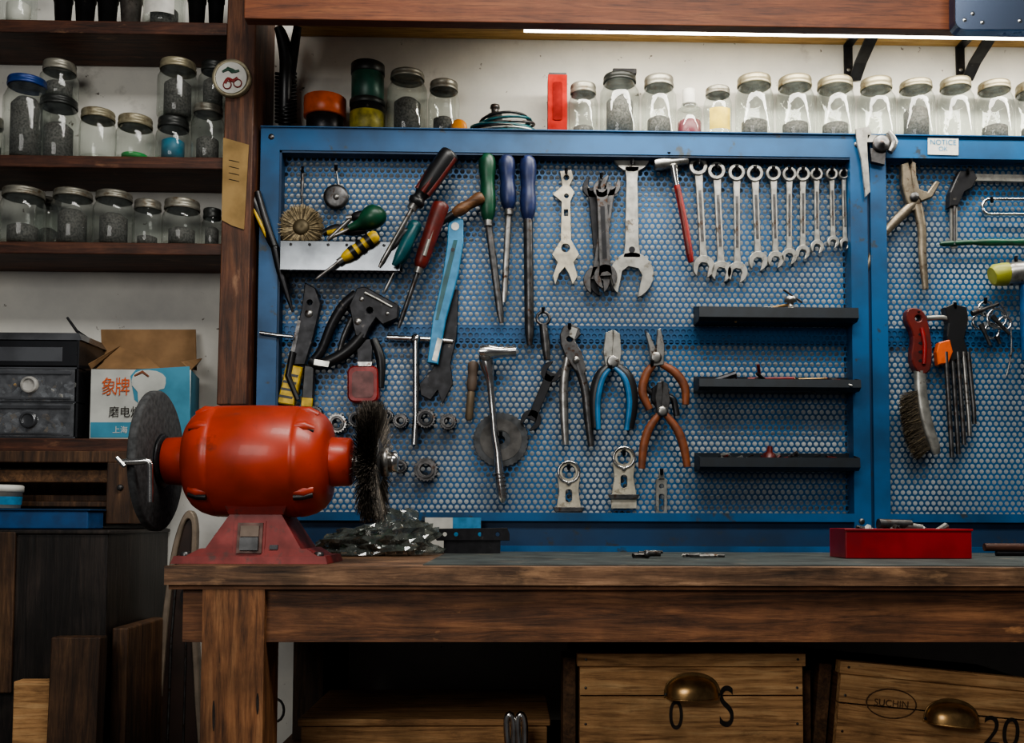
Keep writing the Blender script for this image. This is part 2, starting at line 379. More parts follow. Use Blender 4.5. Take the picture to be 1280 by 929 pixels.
jar(240,281,134,-0.1,z2,lidm,0.6,bl,ls=(0.01,0.035))
jar(249,285,80,-0.09,W(261,134,-0.1).z+0.0006,lidk,0.9,dk)
z3=SHZ[2]+0.0005
for a,b_,t,l,f,mm in ((3,57,238,lidm,0.5,bl),(66,117,240,lidm,0.85,dk),(118,168,242,lidm,0.8,dk),(167,203,252,lidm,0.35,bl),(204,252,252,lidm,0.6,bl),(253,278,262,lidk,0.8,dk),(-48,0,245,lidm,0.5,bl)):
    jar(a,b_,t,-0.1,z3,l,f,mm)
jar(44,78,249,-0.04,z3,lidm,0.6,dk)
z1=SHZ[0]+0.0005
jar(3,46,-28,-0.1,z1,lidm,0.7,[white,sat],core=white)
jar(181,232,-32,-0.1,z1,lidm,0.5,bl,label=white)
def cup(x0,x1,yt,Y,zb,mat,name='small_cup'):
    s=S(Y); c=W((x0+x1)/2,yt,Y); r=(x1-x0)/2*s; h=c.z-zb
    o=B(name); o.lathe((c.x,Y,zb),(0,0,1),[(0,0),(0,r*0.75),(h*0.8,r*0.95),(h*0.8,r*1.02),(h,r*1.05),(h,r*0.95),(h*0.3,r*0.8),(h*0.3,0)],mat,20); o.done()
for a,b_,m_ in ((68,91,blk),(94,120,blkm),(122,148,blk),(150,178,sat),(235,258,blk),(260,281,blkm)):
    cup(a,b_,-6,-0.1,z1,m_)

# ---------------- pegboard ----------------
px0=W(322,400,FR).x; px1=W(346,400,FR).x
zt=W(700,163,FR).z; ztb=W(700,192,FR).z
xm0=W(1065,400,FR).x; xm1=W(1086,400,FR).x; xn0=W(1090,400,FR).x; xn1=W(1110,400,FR).x
xr=W(1420,400,FR).x
zpb=W(700,641,FR).z
o=B('tool_pegboard')
def hexpanel(o,x0,x1,z0,z1,Y,p):
    nx=int((x1-x0)/p)+1; dz=p*0.866; nz=int((z1-z0)/dz)+1; k=12
    vs=[];fs=[]; R_=p/math.sqrt(3); hr=p*0.385
    for j in range(nz):
        for i in range(nx):
            cx=x0+p*(i+0.5*(j%2)); cz=z0+dz*j; o_=len(vs)
            for rad_,yy in ((None,Y),(hr,Y),(hr*0.96,Y+0.001)):
                for q in range(k):
                    a=math.pi/6*q+math.pi/2; rr=rad_ or (R_ if q%2==0 else p/2)
                    vs.append((min(max(cx+rr*math.cos(a),x0-0.004),x1+0.004),yy,min(max(cz+rr*math.sin(a),z0-0.004),z1+0.004)))
            for g in (0,k):
                for q in range(k):
                    w=(q+1)%k; fs.append((o_+q+g,o_+w+g,o_+w+k+g,o_+q+k+g))
    o.add(vs,fs,bluepanel)
hexpanel(o,px1,xm0,zpb,ztb,PAN,0.0120)
hexpanel(o,xn1,xr,zpb,ztb,PAN,0.0120)
BK=-0.001
backm=M('added_pale_backing',(214,215,214),0.6,0,0.3,4,wear=((158,164,168),5,0.5,0.7))  # pale board added behind the panel in place of wall, brightens the holes
for a,b_ in ((px1,xm0),(xn1,xr)): o.box(a,b_,PAN+0.018,PAN+0.021,zpb,ztb,backm)
o.box(px0,px1,FR,BK,BT+0.001,zt,blue)
o.box(px1,xm0,FR,PAN+0.01,ztb,zt-0.002,blue)
o.box(xm0,xm1,FR,PAN+0.01,BT+0.001,zt-0.002,blue)
o.box(xn0,xn1,FR,PAN+0.01,BT+0.001,zt-0.002,blue)
o.box(xn1,xr,FR,PAN+0.01,ztb,zt-0.002,blue)
o.box(px0,xr,FR-0.004,BK,zt-0.002,zt,blue)
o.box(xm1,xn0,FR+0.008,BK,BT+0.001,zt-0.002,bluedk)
for a,b_ in ((px1,xm0),(xn1,xr)):
    o.box(a,b_,FR,PAN+0.01,zpb-0.016,zpb,blue)
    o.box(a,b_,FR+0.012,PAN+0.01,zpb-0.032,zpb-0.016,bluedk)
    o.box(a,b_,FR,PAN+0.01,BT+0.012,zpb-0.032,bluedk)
    o.box(a,b_,FR-0.012,PAN+0.01,BT+0.001,BT+0.012,blue)
    zc=W(700,417,PAN).z; o.box(a,b_,PAN+0.002,PAN+0.017,zc-0.016,zc+0.016,blue)
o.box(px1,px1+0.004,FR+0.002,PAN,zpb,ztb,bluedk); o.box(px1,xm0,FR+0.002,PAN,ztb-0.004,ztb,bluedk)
for x,z in ((px0+0.02,zt-0.02),(xm0+0.014,zt-0.02),(xn0+0.014,zt-0.02),(px0+0.02,BT+0.05),(xm0+0.014,BT+0.06)):
    o.lathe((x,FR,z),(0,-1,0),[(0,0.006),(0.002,0.005),(0.002,0)],dks,10)
o.done(bevel=0)
o=B('sticker'); o.poly([(1160,172),(1198,173),(1198,194),(1160,193)],white,FR-0.0015,0.0012,bev=0)
o.text('NOTICE',1179,178,7,FR-0.0022,lblue); o.text('OK',1179,186,6,FR-0.0022,lblue); o.done()

zj=zt+0.0006; LY=-0.06
for (a,b_,t,l,f,mm) in ((484,535,92,lidm,0.75,bl),(535,575,104,lidm,0.5,[sat,scr1,scr3]),(710,748,107,lidm,0.35,bl),(749,800,96,lidk,0.85,bl),(801,846,98,lidm,0.5,bl),
        (918,967,98,lidg,0.45,bl),(969,1018,99,lidg,0.42,bl),(1019,1068,101,lidg,0.42,dk),(1071,1119,101,lidg,0.12,[chrome,sat]),(1121,1168,104,lidg,0.75,bl),(1171,1217,101,lidg,0.18,[chrome,sat]),(1219,1266,105,lidg,0.42,bl),(1268,1316,106,lidg,0.42,bl)):
    jar(a,b_,t,LY,zj,l,f,mm,core=darkf if f>0.3 else None,ls=(0.012,0.04) if a in (484,749) else (0.005,0.013),rr=(0.0015,0.0035))
jar(879,915,111,LY,zj,lidm,0.5,[tan,steel],label=tyellow,core=None)
def vl(name,x0,x1,ytop,Y,zb,segs):
    s=S(Y); c=W((x0+x1)/2,ytop,Y); r=(x1-x0)/2*s; h=c.z-zb; o=B(name)
    for f0,f1,rr,mt in segs:
        o.lathe((c.x,Y,zb+f0*h),(0,0,1),[(0,0),(0,r*rr*0.97),(0.001,r*rr),((f1-f0)*h-0.001,r*rr),((f1-f0)*h,r*rr*0.96),((f1-f0)*h,0)],mt,28)
    return o.done()
vl('stacked_tins',438,482,82,LY,zj,[(0,0.42,1,blkm),(0.07,0.33,1.015,M('olive_label',(150,140,55),0.5,0,0.5,60)),(0.42,0.5,1.03,lidk),(0.5,0.9,0.93,M('dark_green_tin',(34,74,62),0.4,0.1,0.4,40)),(0.86,1,0.97,lidk)])
vl('screw_cap_tin',380,433,124,LY,zj,[(0,0.55,0.88,blkm),(0.5,1,1,oran)])
pinkl=M('pink_liquid',(115,36,54),0.4); 
vl('liquid_bottle',846,877,113,LY,zj,[(0,0.38,0.97,pinkl),(0,0.62,1,glass),(0.62,0.72,0.7,glass),(0.72,1,0.55,white)])
boxred=M('oil_stone_box_red',(140,28,20),0.75,0,0.3,40,spec=0.15); boxred2=M('oil_stone_label',(108,24,20),0.8,0,0.3,40,spec=0.1)
o=B('oil_stone_box'); o.pbox(685,93,709,164,-0.09,-0.05,boxred); ob_z=W(697,93,-0.09).z; o.box(W(686,95,-0.089).x,W(708,95,-0.089).x,-0.089,-0.051,ob_z-0.001,ob_z+0.004,blkm); o.poly(rrect(691,102,703,150,3),boxred2,-0.0912,0.001,bev=0); o.done(bevel=0.002)
o=B('cable_coil')
c=W(630,150,LY)
cols=[tealm,sat,blk,tealm,white,tealm,dks,tealm,blk]
for i in range(9):
    pts=[]; rx=0.072-0.004*(i%3)-0.002*i
    for j in range(25):
        a=j/24*6.283; pts.append(Vector((c.x+rx*math.cos(a),LY+0.036*math.sin(a),zj+0.005+0.0036*i+0.008*math.cos(a+i*0.9)*(0.3+0.08*i)+0.002)))
    o.sweep(pts,[0.0028]*25,cols[i],7,cap=False)
o.lathe((c.x-0.018,LY,zj),(0,0,1),[(0,0.03),(0.03,0.024),(0.035,0.016),(0.05,0.015),(0.053,0.008),(0.062,0.007),(0.064,0.010),(0.07,0.009),(0.072,0)],dks,16)
o.done()
o=B('plastic_knob'); p=W(574,147,-0.07); o.lathe((p.x,-0.085,zj+0.0165),(0,1,0),[(0,0),(0,0.011),(0.003,0.016),(0.02,0.016),(0.024,0.01),(0.024,0)],M('amber_plastic',(200,125,30),0.4),20); o.done()
o=B('cigarette_lighter'); o.pbox(766,88,796,95,-0.075,-0.045,blkm); ob=o.done(bevel=0.002); ob.location.z=W(774,96,LY).z+0.0055

# ---------------- overhead shelf ----------------
fx=W(305,15,-0.30).x
zf=W(900,32.5,-0.30).z; zbd=W(700,51,0).z
o=B('overhead_shelf')
o.box(fx,1.6,-0.30,-0.275,zf,zf+0.20,w_fas)
o.box(fx+0.03,1.6,-0.275,-0.001,zbd,zbd+0.02,w_brd)
o.done(bevel=0.0015)
o=B('fluorescent_light'); tx=W(655,36,-0.2).x; tz=W(900,40,-0.2).z
em=M('tube_glow',(255,250,235),0.5,0,0,10,emit=12)
o.sweep([Vector((tx,-0.2,tz)),Vector((1.55,-0.2,tz))],[0.006]*2,em,12)
o.box(tx-0.02,1.58,-0.215,-0.185,tz+0.009,zbd-0.0005,white)
o.done()
def brk(x):
    o=B('shelf_bracket')
    a=W(x,100,0).x; z0=W(x,112,0).z
    o.box(a-0.009,a+0.009,-0.004,-0.0005,z0,zbd-0.001,blkm)
    o.box(a-0.009,a+0.009,-0.18,-0.0005,zbd-0.004,zbd-0.0004,blkm)
    P=[Vector((a+0.012,-0.004,z0+0.02)),Vector((a+0.012,-0.04,z0+0.04)),Vector((a+0.012,-0.11,zbd-0.03)),Vector((a+0.012,-0.15,zbd-0.003))]
    vs=[];fs=[]
    for q in P: vs+= [q+Vector((-0.012,0,0)),q+Vector((0.012,0,0)),q+Vector((0.012,-0.003,-0.004)),q+Vector((-0.012,-0.003,-0.004))]
    for i in range(3):
        for j in range(4): u=i*4+j; v=i*4+(j+1)%4; fs.append((u,v,v+4,u+4))
    o.add(vs,fs,blkm)
    for z in (z0+0.015,z0+0.04): o.lathe((a,-0.004,z),(0,-1,0),[(0,0.004),(0.002,0.003),(0.002,0)],steel,10)
    o.done()
brk(1060); brk(1200)
o=B('coiled_hose_bracket')
o.tube([(347,33,5,-0.1),(352,44,7,-0.09),(358,70,9,-0.07),(357,100,8,-0.05),(356,157,8,-0.03)],blk,-0.02,10,k=4)
o.tube([(372,33,5,-0.1),(368,60,6,-0.08),(364,90,6,-0.05),(362,110,5,-0.03)],blkm,-0.02,8,k=4)
for i in range(14): 
    y=92+i*4.6; o.tube([(345,y,2.2),(357,y+1.5,2.4,-0.012),(370,y,2.2)],blk,-0.055,6,k=3)
o.done()
o=B('riveted_metal_plate')
o.poly(rrect(1194,-60,1400,37,12),M('galvanised_plate',(96,108,130),0.25,0.8,0.2,8),-0.335,0.004)
o.poly(rrect(1196,-60,1400,35,12),M('blue_grey_edge',(60,70,100),0.3,0.4,0.2,8),-0.331,0.0308)
for x,y in ((1206,25),(1216,17),(1228,28),(1275,26)): o.lathe(W(x,y,-0.335),(0,-1,0),[(0,0.004),(0.001,0.003),(0.0015,0)],chrome,10)
o.done()

# ---------------- workbench ----------------
o=B('workbench')
bx0=W(205,720,BF).x
zt1=BT; zt2=W(640,735,BF).z; za=W(640,803,BF+0.015).z
o.box(bx0,1.5,BF,-0.001,zt2+0.003,zt1,w_top)
o.box(bx0+0.004,1.5,BF+0.006,-0.004,zt2-0.003,zt2+0.003,w_apr)
o.box(bx0+0.02,1.5,BF+0.015,-0.02,za,zt2-0.003,w_apr)
lx0=W(252,830,BF+0.006).x; lx1=W(330,830,BF+0.006).x
o.box(lx0,lx1,BF+0.004,BF+0.085,0.0,zt2-0.003,w_leg)
o.box(lx0,lx1,-0.10,-0.02,0.0,zt2-0.003,w_leg)
o.box(1.3,1.38,BF+0.004,BF+0.085,0.0,zt2-0.003,w_leg); o.box(1.3,1.38,-0.1,-0.02,0.0,zt2-0.003,w_leg)
o.box(lx0,1.38,BF+0.05,-0.03,0.50,0.52,w_apr)
bxx=W(366,870,-0.2).x; bxy=W(404,870,-0.2).x
o.box(bxx,bxy,-0.2,-0.14,0.52,za,w_dk)
for x,y,l in ((267,895,20),(322,880,14),): o.poly(circ(x,y,1.8,10,0,l),ink,BF+0.0035,0.0006,bev=0)
o.done(bevel=0.003)
o=B('worktop_mat'); o.box(bx0+0.33,1.5,BF+0.03,FR-0.014,BT+0.0002,BT+0.0015,M('grimy_worktop',(62,68,66),0.65,0,0.5,12,0.3,wear=((104,98,88),14,0.58,0.7))); o.done()
o=B('round_sticker'); o.poly(circ(240,746,15,24),blkm,-0.1235,0.002,bev=0,holes=[circ(240,746,11,24)]); o.poly(circ(240,746,11,24),tyellow,-0.1235,0.002,bev=0); o.poly(circ(240,746,6,5),blkm,-0.1242,0.0008,bev=0); o.done()

def crate(px0,py0,px1,name,tilt,depth,Y):
    o=B(name); a=W(px0,py0,Y).x; b_=W(px1,py0,Y).x; z=W((px0+px1)/2,py0,Y).z; zb=0.5205
    if tilt: zb=0.545
    o.box(a,b_,Y,Y+0.014,zb,z-0.062,w_crt)
    o.box(a,b_,Y+0.0005,Y+0.014,z-0.060,z-0.018,w_crt)
    o.box(a-0.004,b_+0.003,Y-0.005,Y+0.016,z-0.0195,z-0.002,w_crt)
    o.box(a,a+0.012,Y+0.014,Y+depth,zb,z-0.02,w_crd); o.box(b_-0.012,b_,Y+0.014,Y+depth,zb,z-0.02,w_crd)
    o.box(a,b_,Y+depth,Y+depth+0.012,zb,z-0.02,w_crd); o.box(a,b_,Y+0.014,Y+depth,zb,zb+0.01,w_crd)
    o.box(a-0.022,a-0.004,Y+0.03,Y+0.1,zb,z-0.012,w_crd); o.box(b_+0.004,b_+0.02,Y+0.03,Y+0.1,zb,z-0.03,w_crd)
    for x in (a+0.008,b_-0.008):
        for zz in (z-0.01,z-0.05,z-0.1): o.lathe((x,Y-0.0052 if zz>z-0.02 else Y,zz),(0,-1,0),[(0,0.002),(0.0008,0.0018),(0.001,0)],dks,8)
    w=0.036
    if not tilt: cx=W(865,860,Y).x; cz=W(868,860,Y).z
    else: cx=a+W(1182,0,Y).x-W(1046,0,Y).x; cz=z-0.062
    vs=[];fs=[]; nu,nv=17,8; zb0=cz-0.013
    for i in range(nu):
        t=math.pi*i/(nu-1)
        for j in range(nv):
            ph=(math.pi/2)*j/(nv-1); sw=math.sin(t)
            vs.append((cx-w*math.cos(t), Y-0.0015-0.027*math.sin(ph)*sw**0.8, zb0+0.030*math.cos(ph)**0.8*sw**0.6 if j<nv-1 else zb0))
    for i in range(nu-1):
        for j in range(nv-1): u=i*nv+j; fs.append((u,u+1,u+nv+1,u+nv))
    o.add(vs,fs,brass,True)
    lip=[Vector((cx-w*math.cos(math.pi*i/16),Y-0.0015-0.027*math.sin(math.pi*i/16)**0.8,zb0)) for i in range(17)]
    o.sweep(lip,[0.0014]*17,brass,6)
    back=[(cx+(w+0.004)*math.cos(math.pi*i/16), zb0-0.001+0.036*math.sin(math.pi*i/16)**0.7) for i in range(17)]
    o.wpoly(back,[],Y-0.002,Y,brass,0.0006)
    for sx_ in (-1,1): o.lathe((cx+sx_*(w+0.001),Y-0.002,zb0+0.004),(0,-1,0),[(0,0.0025),(0.001,0.002),(0.001,0)],dks,8)
    return o,a,b_,z
o,a,b_,z=crate(725,815,1003,'wooden_crate_drawer',0,0.3,-0.60)
o.text('0',845,896,38,-0.6012,ink,0,0.75); o.text('S',908,886,54,-0.6012,ink,0.0,0.62)
o.done(bevel=0.0015)
o,a,b_,z=crate(1046,838,1345,'wooden_crate_drawer',1,0.3,-0.60)
o.text('20',1252,912,40,-0.6012,ink,0,0.9)
Yc=-0.6012
e1=circ(1112,888,32,28,0,19); e2=circ(1112,888,30.5,28,0,17.5)
o.poly(e1,w_crd,Yc,0.001,holes=[e2],bev=0); o.text('SUCHIN',1112,888,9,Yc,w_crd,0)
o.done(bevel=0.0015,roty=0.095)
o=B('wooden_box'); o.pbox(376,908,684,955,-0.45,-0.2,w_crt); o.pbox(372,899,688,908,-0.455,-0.19,w_crt)
zl=min(v[2] for v in o.V); o.box(W(380,950,-0.45).x,W(680,950,-0.45).x,-0.44,-0.21,0.521,zl+0.001,w_crd)
o.done(bevel=0.002)
o=B('chrome_shackle')
for x in (636,650): o.tube([(x,945,4),(x-3,905,4),(x+1,893,4),(x+6,905,4),(x+6,945,4)],chrome,-0.52,10,k=4)
zz=min(v[2] for v in o.V); X=W(645,940,-0.52).x; o.box(X-0.02,X+0.02,-0.535,-0.505,0.521,zz+0.004,dks)
o.done()

# ---------------- bench grinder ----------------
GY=-0.58; gs=S(GY)
gc=W(325,577,GY)
def gx(px): return W(px,577,GY).x
gz=gc.z
o=B('bench_grinder')
def lx(prof,mat,n=40,cap=False): o.lathe((0,GY,gz),(1,0,0),[(gx(p),r*gs) for p,r in prof],mat,n,True,cap)
lx([(237,26),(238,38),(241,50),(247,58),(256,64),(268,68),(275,69),(277,67.8),(279,69),(330,70),(374,69),(376,67.8),(378,69),(385,68),(396,64.5),(406,58),(412,50),(415,38),(416,26)],redp,56)
lx([(208,0),(208,26),(210,29),(238,31)],redp,32); lx([(414,31),(438,30),(441,27),(441,0)],redp,32)
lx([(190,6),(208,6)],steel,12,True); lx([(441,6),(492,6)],steel,12,True)
for xx,ang in ((264,0.66),(390,0.66),(264,-0.66),(390,-0.66),(264,1.2),(390,1.2)):
    yy=-math.cos(ang); zz=math.sin(ang); pr=63.5*gs
    P=[Vector((gx(xx-11),GY+yy*pr*0.93,gz+zz*pr*0.93)),Vector((gx(xx),GY+yy*pr,gz+zz*pr)),Vector((gx(xx+11),GY+yy*pr*1.01,gz+zz*pr*1.01))]
    if xx>300: P=[Vector((gx(xx-11),P[2].y,P[2].z)),P[1],Vector((gx(xx+11),P[0].y,P[0].z))]
    o.sweep(P,[5.5*gs,7.5*gs,5.5*gs],redp,12)
    P2=[q+Vector((0,yy*0.0038,zz*0.0038-0.005)) for q in P]
    o.sweep(P2,[3.6*gs]*3,blk,8)
lx([(189,0),(189,30),(191,84),(193,87),(200,87),(202,84),(203,30)],rubber,56)
lx([(202,0),(203.5,34),(207,32),(208,0)],blkm,32); lx([(183,0),(183,26),(189,28)],dks,32)
lx([(160,7),(183,7)],chrome,12,True)
lx([(170,12),(179,12)],steel,6,True)
o.tube([(150,578,4),(175,577,4.5),(186,577,4),(188,590,3.5),(188,628,3.5)],chrome,GY-0.105,8,k=2)
o.tube([(146,572,3),(156,583,3)],chrome,GY-0.108,8)
lx([(452,0),(452,20),(456,30),(474,30),(478,20),(478,0)],dks,32); lx([(486,0),(486,13),(497,13),(497,0)],chrome,6); lx([(478,0),(478,18),(486,18),(486,0)],steel,24); lx([(444,0),(444,18),(452,18),(452,0)],steel,24)
brm=M('wire_bristle',(66,60,54),0.6,0.2,0.6,200); brm2=M('wire_bristle_light',(140,130,118),0.6,0.3,0.5,200)
for mt,cnt in ((brm,5200),(brm2,2000)):
    vs=[];fs=[]
    for i in range(cnt):
        a=rnd(0,6.283); x=gx(466)+rnd(-7,7)*gs; r0=24*gs; r1=rnd(64,77)*gs; a2=a+rnd(-0.09,0.09); x2=x+rnd(-11,11)*gs
        d=Vector((0,math.cos(a),math.sin(a))); d2=Vector((0,math.cos(a2),math.sin(a2))); t=Vector((0,-math.sin(a),math.cos(a)))*0.0006
        c0=Vector((x,GY,gz)); c1=Vector((x2,GY,gz)); k=len(vs); tx_=Vector((0.0007,0,0))
        vs+=[c0+d*r0-t,c0+d*r0+t,c0+d*r0+tx_,c1+d2*r1-t*0.6,c1+d2*r1+t*0.6,c1+d2*r1+tx_*0.6]; fs+=[(k,k+1,k+4,k+3),(k+1,k+2,k+5,k+4),(k+2,k,k+3,k+5)]
    o.add(vs,fs,mt)
lx([(459,20),(460,52),(472,52),(473,20)],brm,40)
hb=18*gs; z00=BT+0.0003
o.frust((gx(234),gx(421),GY-0.062,GY+0.062),z00,(gx(237),gx(418),GY-0.059,GY+0.059),z00+hb*0.5,redb)
o.frust((gx(250),gx(408),GY-0.056,GY+0.056),z00+hb*0.5,(gx(266),gx(394),GY-0.052,GY+0.052),BT+hb*1.0,redb)
zt_=gz-60*gs
o.frust((gx(272),gx(388),GY-0.052,GY+0.052),BT+hb*0.95,(gx(303),gx(358),GY-0.042,GY+0.04),zt_,redb)
o.frust((gx(298),gx(364),GY-0.044,GY+0.044),gz-66*gs,(gx(292),gx(370),GY-0.048,GY+0.048),gz-52*gs,redb)
for xx in (247,408):
    o.lathe((gx(xx),GY-0.045,BT+hb*0.5),(0,0,1),[(0,0.007),(0.005,0.007),(0.006,0.005),(0.006,0)],dks,6)
zz0=gz-112*gs; zz1=gz-76*gs
def fy(z): t=(z-(BT+hb*0.95))/(zt_-(BT+hb*0.95)); return GY-0.052+0.010*t
def slab(xa,xb,za_,zb_,d,mat):
    v=[]
    for (x,z_) in ((xa,za_),(xb,za_),(xb,zb_),(xa,zb_)): v.append((gx(x),fy(z_)-d,z_))
    for (x,z_) in ((xa,za_),(xb,za_),(xb,zb_),(xa,zb_)): v.append((gx(x),fy(z_)+0.002,z_))
    o.add(v,[(0,1,2,3),(0,1,5,4),(1,2,6,5),(2,3,7,6),(3,0,4,7)],mat)
slab(306,344,zz0-0.004,zz1+0.003,0.0015,redb); slab(311,341,zz0,zz1,0.004,M('switch_frame',(92,66,58),0.5,0.2,0.4,60)); slab(315,337,zz0+0.004,(zz0+zz1)/2+0.001,0.008,blk); slab(315,337,(zz0+zz1)/2+0.002,zz1-0.004,0.0065,M('switch_beige',(98,80,64),0.45))
slab(350,360,zz0+0.005,zz0+0.011,0.002,blkm)
o.done()

# ---------------- tools ----------------
def TY(d=0.012): return PAN-d
def loc2px(c,u,pts):
    v=(-u[1],u[0]); return [(c[0]+a*u[0]+b_*v[0], c[1]+a*u[1]+b_*v[1]) for a,b_ in pts]
def unit(a,b_):
    dx,dy=b_[0]-a[0],b_[1]-a[1]; l=math.hypot(dx,dy); return (dx/l,dy/l),l
def openend(o,c,u,Rr,mat,Y,th,tilt=0.26,gap=0.45):
    ca,sa=math.cos(tilt),math.sin(tilt); u=(u[0]*ca-u[1]*sa,u[0]*sa+u[1]*ca)
    pts=[]; a0=math.asin(min(0.95,gap+0.17))
    for i in range(19):
        a=a0+(2*math.pi-2*a0)*i/18; e=1.0+0.12*abs(math.cos(a))*(1 if math.cos(a)>0 else 0); pts.append((Rr*e*math.cos(a),Rr*math.sin(a)*0.98))
    pts+=[(Rr*0.95,-Rr*gap),(-Rr*0.05,-Rr*gap),(-Rr*0.32,-Rr*gap*0.5),(-Rr*0.32,Rr*gap*0.5),(-Rr*0.05,Rr*gap),(Rr*0.95,Rr*gap)]
    o.poly(loc2px(c,u,pts),mat,Y,th,bev=0.0008)
def shaft(o,a,b_,w0,w1,mat,Y,th,groove=None):
    u,l=unit(a,b_); o.poly(loc2px(a,u,[(0,-w0),(l*0.15,-w0*0.8),(l*0.85,-w1*0.8),(l,-w1),(l,w1),(l*0.85,w1*0.8),(l*0.15,w0*0.8),(0,w0)]),mat,Y,th,bev=0.001)
    if groove: o.poly(loc2px(a,u,[(l*0.2,-w0*0.35),(l*0.8,-w0*0.35),(l*0.8,w0*0.35),(l*0.2,w0*0.35)]),groove,Y-0.0004,0.001,bev=0)
def hook(o,x,y): 
    o.tube([(x,y,2.2,0.026),(x,y,2.2,0),(x,y-6,2.4,-0.003)],blkm,PAN-0.026,7)
def combo(pr,po,R0,R1,w,mat=sat,name='combination_wrench'):
    o=B(name); Y=TY(0.011); u,l=unit(pr,po)
    o.poly(circ(pr[0],pr[1],R0,28),mat,Y-0.003,0.010,holes=[circ(pr[0],pr[1],R0*0.58,12)],bev=0.001)
    a=loc2px(pr,u,[(R0*0.85,0)])[0]; b_=loc2px(po,u,[(-R1*0.7,0)])[0]
    shaft(o,a,b_,w,w*0.95,mat,Y,0.006,dks)
    openend(o,po,u,R1,mat,Y-0.001,0.008,0.26)
    hook(o,pr[0],pr[1]-R0*0.25)
    return o.done()
rx=[873,896,921,944,967,987,1004,1021,1040,1055]; ry=[207,213,215,216,216,217,217,217,217,217]
bx=[880,902,922,948,970,987,1004,1022,1042,1057]; by=[333,339,340,326,324,320,315,308,302,304]
R0s=[11.5,11,10.5,10.5,9.5,9,9,8,7.5,6.5]; R1s=[14,13,13,12,10.5,10,9,8.5,7.5,7]
for i in range(10): combo((rx[i],ry[i]),(bx[i],by[i]),R0s[i],R1s[i],R0s[i]*0.47)
o=B('large_open_wrench'); Y=TY(0.010)
openend(o,(790,190),(0,-1),25,sat,Y,0.008,-0.1,0.42); openend(o,(790,343),(0,1),28,sat,Y,0.008,0.2,0.45)
shaft(o,(790,208),(790,322),9,11,sat,Y,0.007); o.poly(circ(790,312,4,12),blkm,Y-0.0005,0.001,bev=0); hook(o,790,204); o.done()
o=B('cone_wrench_bundle')
for i,(a,b_,r0,r1) in enumerate((((741,234),(753,352),13,17),((763,232),(746,350),13,17),((752,236),(757,345),11,15))):
    Y=TY(0.008+0.007*i); u,l=unit(a,b_); mt=(blkm,dks,dks)[i]; openend(o,a,(-u[0],-u[1]),r0,mt,Y,0.006,0.2); openend(o,b_,u,r1,mt,Y,0.006,-0.2); shaft(o,a,b_,8,9,mt,Y,0.005,blkm)
hook(o,752,222); o.done()
o=B('multi_wrench'); Y=TY(0.008)
ivory=M('ivory_steel',(182,175,158),0.45,0.45,0.35,50,wear=((110,100,85),60,0.58,0.7))
o.poly([(700,214),(714,212),(717,222),(712,232),(718,240),(713,252),(714,300),(724,318),(717,328),(722,345),(716,356),(711,342),(706,334),(699,342),(694,356),(691,345),(697,328),(690,318),(701,300),(702,252),(691,243),(703,232)],ivory,Y,0.006,
  holes=[circ(708,222,3.5,10),circ(708,245,3,8),circ(707,310,5.5,12),[(705,262),(710,262),(710,270),(705,270)]],bev=0.0006)
hook(o,708,216); o.done()
def handle_tool(name,butt,neck,tip,rh,rs,mh,ms,prof=None,flat=1.0,ferr=True,band=None,Yo=0.0):
    o=B(name); u,l=unit(butt,neck); prof=prof or [(0,.55),(.06,.9),(.2,1.0),(.45,.82),(.7,.95),(.9,.8),(1,.5)]
    Y=PAN-rh*S(PAN)-0.003-Yo
    o.tube([(butt[0]+u[0]*l*t,butt[1]+u[1]*l*t,rh*r) for t,r in prof],mh,Y,14,k=3)
    if ferr: o.tube([(neck[0]-u[0]*2,neck[1]-u[1]*2,rh*.52),(neck[0]+u[0]*7,neck[1]+u[1]*7,rh*.5)],steel,Y,12)
    u2,l2=unit(neck,tip)
    o.tube([(neck[0],neck[1],rs),(neck[0]+u2[0]*l2*.9,neck[1]+u2[1]*l2*.9,rs),(tip[0],tip[1],rs*0.55)],ms,Y,8,flat)
    if band:
        for t in band[1]: o.tube([(butt[0]+u[0]*l*t,butt[1]+u[1]*l*t,rh*1.02),(butt[0]+u[0]*l*(t+.12),butt[1]+u[1]*l*(t+.12),rh*1.0)],band[0],Y,14)
    return o
o=handle_tool('half_round_file',(609,193),(610,276),(627,404),11,4.5,green,dks,flat=0.35); hook(o,603,200); o.done()
o=handle_tool('flat_file',(633,195),(636,262),(630,378),11,4,navy,steel,flat=0.35); hook(o,627,202); o.done()
o=handle_tool('round_file',(660,196),(660,275),(662,432),11,6,navy,dks); hook(o,655,202); o.done()
o=handle_tool('large_screwdriver',(564,190),(518,256),(474,334),13,3,blk,steel,[(0,.6),(.05,.95),(.3,1),(.7,.9),(.85,.6),(.93,.85),(1,.7)],Yo=0.03)
for q in (-1,0,1):
    o.tube([(562+q*6.5,193+q*5,3.6,-0.018+abs(q)*0.005),(528+q*6.5,240+q*4,3.6,-0.018+abs(q)*0.005)],redd,PAN-0.048,8)
o.done()
handle_tool('screwdriver',(521,277),(498,330),(480,366),9,2.5,tealm,steel,Yo=0.02).done()
handle_tool('screwdriver',(510,287),(486,315),(470,338),7,2.5,blk,steel,Yo=0.03).done()
o=handle_tool('file_handle_knife',(552,254),(524,335),(498,410),11,3,redd,dks,[(0,.8),(.08,1),(.5,.9),(.9,.8),(1,.5)],Yo=0.02)
o.tube([(548,264,4,-0.012),(530,320,4,-0.012)],sat,PAN-0.037,6); o.tube([(550,252,7,-0.004),(545,266,7,-0.004)],blkm,PAN-0.04,8); o.done()
handle_tool('hammer_handle_awl',(604,245),(566,268),(538,286),8,5,woodh,blkm,Yo=0.02).done()
o=B('folding_saw'); Y=TY(0.03)
